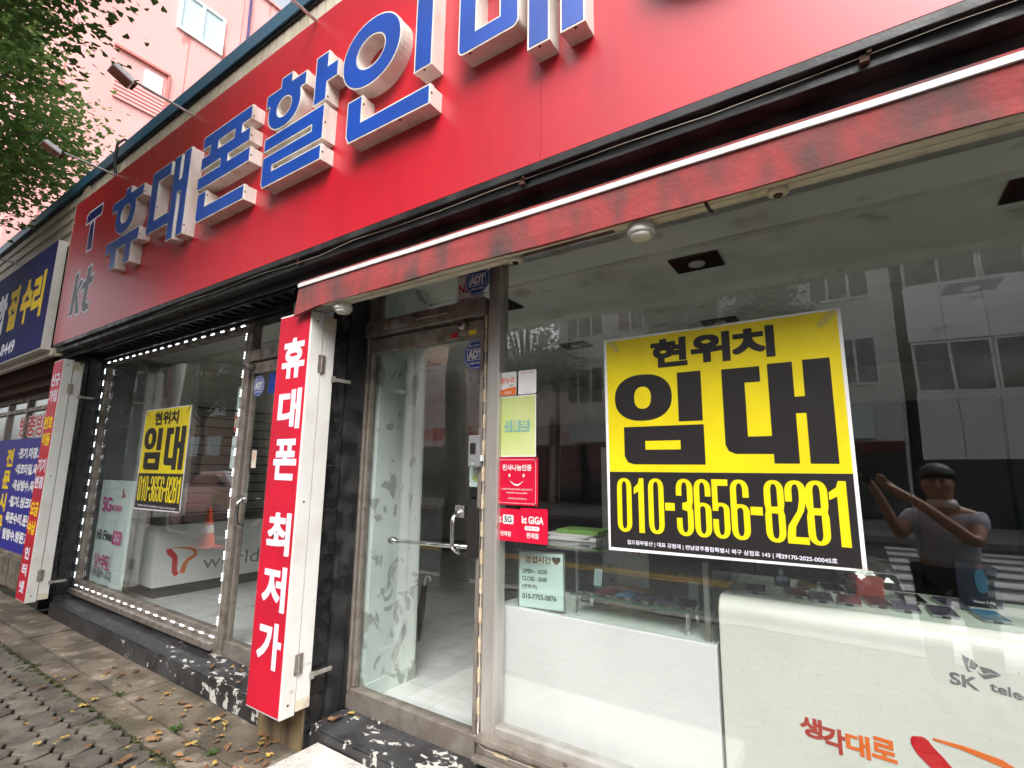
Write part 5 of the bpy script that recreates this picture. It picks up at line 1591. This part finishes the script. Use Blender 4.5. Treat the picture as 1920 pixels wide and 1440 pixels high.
pk = thing('pink_building', (-18, 6, 0), 'tall pink rendered building rising behind the shop roof', 'building')
obj('wall', box(-26, -14, .09, 13, -.1, 15.75), M['pink'], pk)
obj('parapet', box(-26.1, -13.93, .03, 13.1, 15.75, 15.85), M['pink'], pk)
add_window(pk, 'x', 2.55, 3.70, 12.93, 14.1, -14, 1, 'curtain', 1, .07)
add_window(pk, 'x', 4.55, 5.7, 12.93, 14.1, -14, 1, 'curtain', 1, .07)
add_window(pk, 'x', 7.2, 8.4, 12.93, 14.1, -14, 1, 'curtain', 1, .07)
add_window(pk, 'x', 4.55, 5.7, 9.8, 10.97, -14, 1, 'curtain', 1, .07)
obj('vent_panel', box(-14, -13.97, 2.02, 2.42, 10.75, 11.28), M['white'], pk)
for i in range(6):
    obj('louvre', prism([(-14, 10.14+i*.1), (-13.93, 10.14+i*.1), (-13.97, 10.22+i*.1), (-14, 10.22+i*.1)], 1.45, 2.5, 'xz') if False else box(-14, -13.95, 1.45, 2.5, 10.14+i*.10, 10.205+i*.10), M['pink'], pk)
obj('louvre_frame', [box(-14, -13.94, 2.505, 2.56, 10.05, 11.42), box(-14, -13.92, 1.35, 2.56, 11.42, 11.48)], M['pink_line'], pk)
obj('joint', [box(-14, -13.992, 2.88, 2.9, 0, 15.7)], M['pink_line'], pk)
obj('joint', [box(-14, -13.992, .55, .57, 0, 15.7)], M['pink_line'], pk)
obj('joint', [box(-14, -13.992, 4.15, 4.17, 0, 15.7)], M['pink_line'], pk)
obj('drain_pipe', tube([(-13.93, 4.3, 4), (-13.93, 4.3, 13.4), (-13.93, 4.32, 14.1), (-13.93, 4.3, 15.8)], .035, 8), M['navy'], pk)
obj('pent_roof', prism([(-13.3, 6.12), (-13.95, 6.5), (-13.95, 6.56), (-13.25, 6.16)], 1.2, 1.6), M['rust'], pk)
t = thing('far_house', (-34, 3, 0), 'pale house at the far left edge beyond the pink building', 'building')
obj('wall', box(-38, -30, -2.0, 4, -.1, 9.5), M['beige'], t)
obj('roof', prism([(-2.4, 9.5), (4.4, 9.5), (1, 11.2)], -38.3, -29.8, 'yz'), M['brick'], t)
for z in (2, 5, 7.6):
    add_window(t, 'x', -1.2, .2, z, z+1.3, -30, 1)

# ================================================================== TREES


def leaf_quads(c, d, up, s, out_v, out_f):
    """one folded fan leaf"""
    sd = d.cross(up)
    if sd.length < 1e-4:
        sd = Vector((1, 0, 0))
    sd.normalize()
    nn = sd.cross(d)
    k = len(out_v)
    for a, b, e in ((0, 0, 0), (-.55, .7, .12), (-.3, 1.02, .16), (0, .86, .0), (.3, 1.0, .16), (.55, .68, .12)):
        out_v.append(tuple(c+sd*(a*s)+d*(b*s)+nn*(e*s)))
    out_f.append((k, k+1, k+2, k+3))
    out_f.append((k, k+3, k+4, k+5))


def crown_mesh(name, ells, n_cl, per, s, m, seed, rad=.22, hang=.35):
    r = random.Random(seed)
    v, f = [], []
    tw = []
    wsum = [e[3][0]*e[3][1]*e[3][2] if len(e) > 3 else e[1][0]*e[1][1]*e[1][2] for e in ells]
    for i in range(n_cl):
        c0, rr = r.choices(ells, wsum)[0]
        while True:
            q = Vector((r.uniform(-1, 1), r.uniform(-1, 1), r.uniform(-1, 1)))
            if .25 < q.length < 1:
                break
        q = q*(q.length**-.45)
        if q.length > 1.02:
            q *= 1.02/q.length
        c = Vector((c0[0]+q.x*rr[0], c0[1]+q.y*rr[1], c0[2]+q.z*rr[2]))
        if noise.noise(c*.9) < -.18:
            continue
        tw.append(c)
        for j in range(per):
            p = c+Vector((r.gauss(0, rad), r.gauss(0, rad), r.gauss(0, rad*.6)))
            a = r.uniform(0, 6.283)
            d = Vector((math.cos(a), math.sin(a), -hang+r.gauss(0, .55))).normalized()
            leaf_quads(p, d, Vector((r.gauss(0, .35), r.gauss(0, .35), 1)), s*r.uniform(.65, 1.2), v, f)
    me = mesh_of(name, (v, f), m, fix=False)
    return me, tw


def tree(loc, ht, ells, n_cl, per, s, m, seed, label, rad=.22, tr=.16):
    t = thing('street_tree', loc, label, 'tree', 'street trees along the kerb')
    r = random.Random(seed)
    me, tw = crown_mesh('crown', ells, n_cl, per, s, m, seed, rad)
    inst('crown', me, loc, t)
    b = Vector((0, 0, 0))
    path = [b, Vector((.03, .02, ht*.35)), Vector((-.04, .05, ht*.7)), Vector((.02, 0, ht))]
    sh = [tube([tuple(p) for p in path], [tr*1.25, tr, tr*.85, tr*.6], 10)]
    cl = random.Random(seed).sample(tw, min(26, len(tw)))
    for c in cl:
        st = path[2].lerp(path[3], r.random())
        md = st.lerp(c, .5)+Vector((0, 0, .2))
        sh.append(tube([tuple(st), tuple(md), tuple(c)], [tr*.34, tr*.2, .008], 6))
    inst('trunk', mesh_of('trunk', sh, M['bark']), loc, t)
    return t


# near tree whose low branches hang into the top left corner, and the next one down the street
NT = Vector((-4.3, -3.05, 0))
tree(tuple(NT), 3.9, [((.1, .2, 6.4), (2.1, 1.6, 2.0)), ((.0, .7, 5.0), (1.9, 1.2, .8)), ((.55, 1.35, 4.25), (.75, .45, .42)), ((-.1, 1.25, 4.6), (1.2, .6, .55))], 1400, 32, .052, M['leaf_near'], 11, 'ginkgo tree whose dark low branches hang into the top left corner', .17)
FT = Vector((-8.9, -3.05, 0))
tree(tuple(FT), 3.6, [((.1, .4, 6.8), (2.3, 1.9, 1.9)), ((.2, 1.0, 5.6), (2.3, 1.9, 1.4)), ((.9, 1.7, 5.25), (1.35, .9, .9))], 2100, 32, .066, M['leaf_sunlit'], 12, 'lighter green ginkgo tree farther left in front of the pink building', .2)
bt = tree((7.0, -3.05, 0), 3.4, [((0, 0, 4.8), (1.9, 1.4, 1.5))], 420, 26, .10, M['leaf_back'], 13, 'street tree behind the photographer to the right, seen in the glass')
labs = ['street tree across the road opposite the left window, seen in the glass', 'street tree across the road opposite the doors, seen in the glass', 'street tree across the road opposite the yellow poster, seen in the glass', 'tall street tree far down the road at the left, seen in the glass', 'street tree far right across the road, seen in the glass']
for (x, y_, sc_), lab in zip(((-23, -14.3, 1.25), (-10.5, -14.3, 1.35), (-3.0, -14.3, 1.3), (-36, -14.3, 1.5), (9.5, -14.3, 1.2)), labs):
    c = copy_tree(bt)
    c.location = (x, y_, .02)
    c.scale = (sc_, sc_, sc_)
    c.rotation_euler = (0, 0, x)
    c['label'] = lab

# ================================================================== ACROSS THE ROAD (seen in the glass)
gb = thing('office_building', (14, -22, 0), 'pale grey panelled office block across the road, mirrored at the right', 'building')
obj('wall', box(1.75, 24, -27, -17.1, 0, 12.2), M['in_dark'], gb)
for zz0, zz1 in ((1.9, 3.82), (5.42, 7.05), (8.62, 10.3), (11.8, 12.6)):
    for i in range(24):
        obj('facade_panel', box(1.66+i*.93, 1.66+i*.93+.915, -17.1, -17.0, zz0, zz1), M['panel_grey'], gb)
for zz0, zz1 in ((3.84, 5.4), (7.07, 8.6), (10.32, 11.78)):
    for i in range(12):
        add_window(gb, 'y', 1.7+i*1.86, 1.7+(i+1)*1.86-.02, zz0, zz1, -17.1, 1, 'pane_dark', 1, .07)
obj('shop_front', box(1.7, 24, -17.1, -17.05, .1, 1.88), M['pane_dark'], gb)
wb = thing('white_building', (-6, -22, 0), 'white building with tall windows across the road, mirrored above the poster', 'building')
obj('wall', box(-10.5, 1.4, -27, -17.2, 0, 10.6), M['white_paint'], wb)
for zz in (4.2, 7.0):
    for i in range(5):
        add_window(wb, 'y', -10.1+i*2.3, -8.3+i*2.3, zz, zz+1.6, -17.2, 1, 'pane_dark', 2, .08)
obj('shop_front', box(-10.4, 1.3, -17.2, -17.1, .1, 2.5), M['pane_dark'], wb)
obj('shop_sign', box(-9.8, .6, -17.1, -16.9, 2.6, 3.5), M['board_aqua'], wb)
gf = thing('golf_shop', (-16, -22, 0), 'low shop with red-lettered white sign across the road, mirrored in the door', 'building')
obj('wall', box(-19.5, -10.7, -26, -17.2, 0, 6.8), M['beige'], gf)
for i in range(22):
    obj('siding_board', box(-19.5, -10.7, -17.2, -17.16, 3.8+i*.135, 3.8+i*.135+.115), M['white_paint'], gf)
obj('shop_front', box(-19.2, -11, -17.2, -17.1, .1, 2.5), M['pane_dark'], gf)
obj('sign_board', box(-19.3, -10.9, -17.1, -16.9, 2.55, 3.75), M['white'], gf)
obj('lettering', text_shape('단독 골프웨어', (-12.6, -16.89, 2.8), (-5.8, 0, 0), (0, 0, .7), .03, Vector((0, 1, 0))), M['text_red'], gf, fix=False)
bb = thing('brick_flats', (-36, -22, 0), 'brown brick flats across the road, mirrored in the left window', 'building')
obj('wall', box(-58, -20, -27, -17, 0, 10.6), M['brick'], bb)
for zz in (2.2, 5.2, 8.2):
    for i in range(9):
        add_window(bb, 'y', -56+i*3.9, -54+i*3.9, zz, zz+1.5, -17, 1, 'curtain', 2, .09)


def util_pole(x, y_, label):
    t = thing('utility_pole', (x, y_, 0), label, 'utility pole', 'utility poles')
    obj('pole', cyl((x, y_, -.1), (x, y_, 9.5), .16, 14, .11), M['pole'], t, smooth=True)
    for i in range(4):
        obj('warning_band', lathe([(.166, .55+i*.2), (.166, .65+i*.2)], (x, y_, 0), 'z', 16), M['yellow'] if i % 2 else M['ink'], t)
    obj('cross_arm', [box(x-.9, x+.9, y_-.05, y_+.05, 8.3, 8.4)], M['galv'], t)
    for dx in (-.35, .35):
        obj('transformer', cyl((x+dx, y_+.25, 6.6), (x+dx, y_+.25, 7.5), .2, 14), M['pole'], t)
    return t


util_pole(-5.9, -4.15+.9, 'concrete utility pole with warning bands, mirrored in the right door')
util_pole(-13.2, -3.25, 'concrete utility pole with transformers, mirrored in the left window')
t = thing('overhead_wires', (0, -3.25, 8), 'thin black overhead wires along the street', 'cable')
for dy, z in ((-.3, 8.5), (0, 8.45), (.3, 7.8)):
    obj('wire', tube([(-60+i*5, -3.25+dy, z-.35*math.sin(math.pi*((i*5) % 22)/22)) for i in range(20)], .012, 5), M['wire'], t)


def cone(x, y_, label):
    t = thing('traffic_cone', (x, y_, 0), label, 'traffic cone', 'orange traffic cones')
    obj('cone_body', lathe([(.14, .03), (.13, .05), (.03, .68), (.028, .70)], (x, y_, 0), 'z', 18), M['cone'], t, smooth=True)
    obj('base', box(x-.18, x+.18, y_-.18, y_+.18, 0, .03), M['cone'], t, bevel=.006)
    obj('reflective_band', lathe([(.098, .27), (.078, .40)], (x, y_, 0), 'z', 18), M['white'], t)


cone(-9.9, -2.75, 'orange traffic cone near the left tree, mirrored in the left window')
cone(-9.35, -2.9, 'orange traffic cone right of its twin, mirrored in the left window')


def car(x, y_, label, paint):
    t = thing('parked_car', (x, y_, -.12), label, 'car', 'cars parked along the kerb')
    z = -.12
    side = [(-2.2, .32), (-2.25, .62), (-2.15, .82), (-1.35, .98), (-.75, 1.42), (.35, 1.46), (1.15, 1.05), (2.0, .98), (2.2, .75), (2.22, .36), (1.85, .25), (-1.9, .25)]
    v, f = [], []
    for k, (yy, sx) in enumerate(((-.84, .97), (-.70, 1), (.70, 1), (.84, .97))):
        for px_, pz in side:
            tz = .82 if abs(yy) > .8 and pz > 1.0 else 1
            yv = yy*(.80 if pz > 1.2 else 1)
            v.append((x+px_*sx, y_+yv, z+pz))
    n_ = len(side)
    for k in range(3):
        for i in range(n_):
            j_ = (i+1) % n_
            f.append((k*n_+i, k*n_+j_, (k+1)*n_+j_, (k+1)*n_+i))
    f += [tuple(range(n_)), tuple(range(3*n_, 4*n_))]
    obj('body', (v, f), paint, t, bevel=.03, smooth=True)
    for s in (-1, 1):
        obj('side_window', prism([(x-1.15, z+1.0), (x-.72, z+1.34), (x+.3, z+1.37), (x+.95, z+1.03)], y_+s*.80, y_+s*.815), M['car_glass'], t)
        for wx in (-1.35, 1.4):
            wl_ = obj('wheel', lathe([(.20, -.1), (.31, -.1), (.32, -.06), (.32, .06), (.31, .1), (.20, .1)], (x+wx, y_+s*.76, z+.32), 'y', 22), M['rubber'], t)
            obj('rim', lathe([(.02, -.105), (.19, -.104), (.2, .104), (.02, .105)], (x+wx, y_+s*.76, z+.32), 'y', 12), M['alu'], wl_)
        obj('headlight', box(x-2.245, x-2.1, y_+s*.62-.14, y_+s*.62+.14, z+.62, z+.76), M['lens'], t, bevel=.02)
        obj('tail_light', box(x+2.08, x+2.225, y_+s*.64-.12, y_+s*.64+.12, z+.72, z+.86), M['stk_red'], t, bevel=.02)
    obj('windscreen', quad((x-1.30, y_-.6, z+1.02), (x-1.30, y_+.6, z+1.02), (x-.80, y_+.55, z+1.415), (x-.80, y_-.55, z+1.415)), M['car_glass'], t)


car(-12.6, -4.8, 'silver sedan parked by the kerb, mirrored in the left glass door', M['car_paint'])
car(-27.0, -4.8, 'grey sedan parked farther down the kerb, mirrored in the left window', M['ktgrey'])
car(7.5, -11.6, 'dark sedan on the far side of the road, mirrored at the right edge', M['ink'])

# ================================================================== THE PHOTOGRAPHER (mirrored in the right window)
pe = thing('person', (.45, -2.5, 0), 'person in a grey blue polo shirt holding up a phone, mirrored in the window', 'person')


def skin(name, nodes, edges, m, parent, sub=2, root=0):
    me = bpy.data.meshes.new(name)
    w_ = WO[parent]
    me.from_pydata([(p[0]-w_[0], p[1]-w_[1], p[2]-w_[2]) for p, r in nodes], edges, [])
    o = bpy.data.objects.new(name, me)
    col.objects.link(o)
    o.parent = parent
    WO[o] = w_
    sk = o.modifiers.new('skin', 'SKIN')
    sk.use_smooth_shade = True
    for i, (p, r) in enumerate(nodes):
        rr = r if isinstance(r, tuple) else (r, r)
        me.skin_vertices[0].data[i].radius = rr
        me.skin_vertices[0].data[i].use_root = (i == root)
    ss = o.modifiers.new('sub', 'SUBSURF')
    ss.levels = sub
    ss.render_levels = sub
    me.materials.append(m)
    return o


# camera looks up the street to the left, body faces the window
bx_, by_ = .47, -2.46
PHN = Vector((.02, -2.18, 1.45))
NB = [((bx_, by_, .86), .12), ((bx_, by_, 1.04), .11), ((bx_, by_, 1.165), .10), ((bx_, by_+.02, 1.25), .06), ((bx_-.01, by_+.03, 1.30), .06), ((bx_-.02, by_+.045, 1.365), (.095, .105)), ((bx_-.025, by_+.045, 1.45), (.10, .11)),
      ((bx_-.17, by_+.02, 1.18), .055), ((bx_-.25, by_+.15, 1.05), .042), ((PHN.x+.10, PHN.y-.09, 1.31), .03), ((PHN.x+.055, PHN.y-.045, 1.39), .032),
      ((bx_+.17, by_+.02, 1.18), .055), ((bx_+.12, by_+.19, 1.03), .044), ((bx_-.13, by_+.30, 1.26), .031), ((PHN.x+.13, PHN.y-.03, 1.39), .032),
      ((bx_-.10, by_, .80), .095), ((bx_-.11, by_+.02, .46), .065), ((bx_-.11, by_, .09), .045), ((bx_-.12, by_+.14, .05), .04),
      ((bx_+.10, by_, .80), .095), ((bx_+.12, by_+.02, .46), .065), ((bx_+.13, by_, .09), .045), ((bx_+.15, by_+.14, .05), .04)]
EB = [(0, 1), (1, 2), (2, 3), (3, 4), (4, 5), (5, 6), (2, 7), (7, 8), (8, 9), (9, 10), (2, 11), (11, 12), (12, 13), (13, 14), (0, 15), (15, 16), (16, 17), (17, 18), (0, 19), (19, 20), (20, 21), (21, 22)]
# fingers wrapped round the phone edges
for hb, sx in ((10, -1), (14, 1)):
    hp = Vector(NB[hb][0])
    for k in range(4):
        a = len(NB)
        q = hp+Vector((.012*sx, .012, .018*(k-1.5)+.02))
        NB.append((tuple(q), .011))
        NB.append((tuple(q+Vector((-.03, .02, .012))), .0095))
        NB.append((tuple(q+Vector((-.045, .004+.002*k, .018))), .008))
        EB += [(hb, a), (a, a+1), (a+1, a+2)]
    a = len(NB)
    q = hp+Vector((-.01, -.018, .02))
    NB.append((tuple(q), .012))
    NB.append((tuple(q+Vector((-.028, -.006, .025))), .010))
    EB += [(hb, a), (a, a+1)]
body = skin('body', NB, EB, M['skin'], pe)
skin('shirt', [((bx_, by_, .82), (.18, .15)), ((bx_, by_, 1.0), (.175, .145)), ((bx_, by_, 1.155), (.17, .135)), ((bx_, by_+.015, 1.235), (.085, .08)),
               ((bx_-.17, by_+.02, 1.17), .08), ((bx_-.23, by_+.10, 1.09), .07), ((bx_+.17, by_+.02, 1.17), .08), ((bx_+.155, by_+.115, 1.085), .072)],
     [(0, 1), (1, 2), (2, 3), (2, 4), (4, 5), (2, 6), (6, 7)], M['shirt'], pe)
obj('collar', lathe([(.075, -.02), (.088, -.022), (.072, .03), (.064, .03)], (bx_-.005, by_+.025, 1.262), 'z', 18), M['white'], pe, smooth=True)
skin('trousers', [((bx_, by_, .87), (.17, .145)), ((bx_-.10, by_, .78), .115), ((bx_-.11, by_+.02, .48), .085), ((bx_-.11, by_, .12), .07), ((bx_+.10, by_, .78), .115), ((bx_+.12, by_+.02, .48), .085), ((bx_+.13, by_, .12), .07)],
     [(0, 1), (1, 2), (2, 3), (0, 4), (4, 5), (5, 6)], M['trousers'], pe)
bm = bmesh.new()
bmesh.ops.create_icosphere(bm, subdivisions=4, radius=1)
drop = [fc for fc in bm.faces if (fc.calc_center_median().y > .35 and fc.calc_center_median().z < .28) or fc.calc_center_median().z < -.45+.5*fc.calc_center_median().y]
bmesh.ops.delete(bm, geom=drop, context='FACES')
bm.verts.ensure_lookup_table()
bm.verts.index_update()
hv = ([tuple(Vector((q.co.x*.104, q.co.y*.118, q.co.z*.112))*(1+.05*noise.noise(q.co*4))) for q in bm.verts], [tuple(q.index for q in fc.verts) for fc in bm.faces])
bm.free()
ho = obj('hair', xf(hv, Matrix.Translation((bx_-.022, by_+.035, 1.428))), M['hair'], pe, smooth=True)
ho.modifiers.new('thick', 'SOLIDIFY').thickness = .012
hd = Vector((bx_-.02, by_+.065, 1.40))
obj('nose', xf(lathe([(.004, .03), (.014, -.005), (.016, -.015), (.008, -.022)], (0, 0, 0), 'z', 10), Matrix.Translation(hd+Vector((-.01, .098, -.01)))), M['skin'], pe, smooth=True)
for sx in (-1, 1):
    obj('eye', xf(lathe([(.002, .006), (.009, .003), (.011, 0), (.009, -.003)], (0, 0, 0), 'y', 10), Matrix.Translation(hd+Vector((-.01+.03*sx, .093, .02)))), M['ink'], pe)
    obj('ear', xf(lathe([(.004, .03), (.014, .02), (.018, 0), (.012, -.022), (.004, -.028)], (0, 0, 0), 'z', 10), Matrix.Translation(hd+Vector((.083*sx, -.005, 0))) @ Matrix.Diagonal((.6, 1, 1, 1))), M['skin'], pe, smooth=True)
    obj('shoe', xf(lathe([(.05, 0), (.052, .04), (.045, .07), (.03, .085)], (0, 0, 0), 'z', 16), Matrix.Translation((bx_+.125*sx, by_+.06, 0)) @ Matrix.Diagonal((1, 2.6, 1, 1))), M['ink'], pe, smooth=True)
obj('mouth', xf(box(-.022, .022, 0, .004, -.004, .004), Matrix.Translation(hd+Vector((-.01, .094, -.045)))), M['text_brick'], pe)
ph = thing('camera_phone', (.02, -2.15, 1.42), 'dark phone held up by the mirrored photographer', 'phone')
pm = cam.matrix_world @ Matrix.Translation((0.0, -.02, .035))
obj('phone_body', xf(box(-.078, .078, -.038, .038, 0, .008), pm), M['ink'], ph, bevel=.003)
obj('phone_camera', xf(box(-.02, .02, .0, .03, -.002, -.0001), pm), M['phone_edge'], ph)
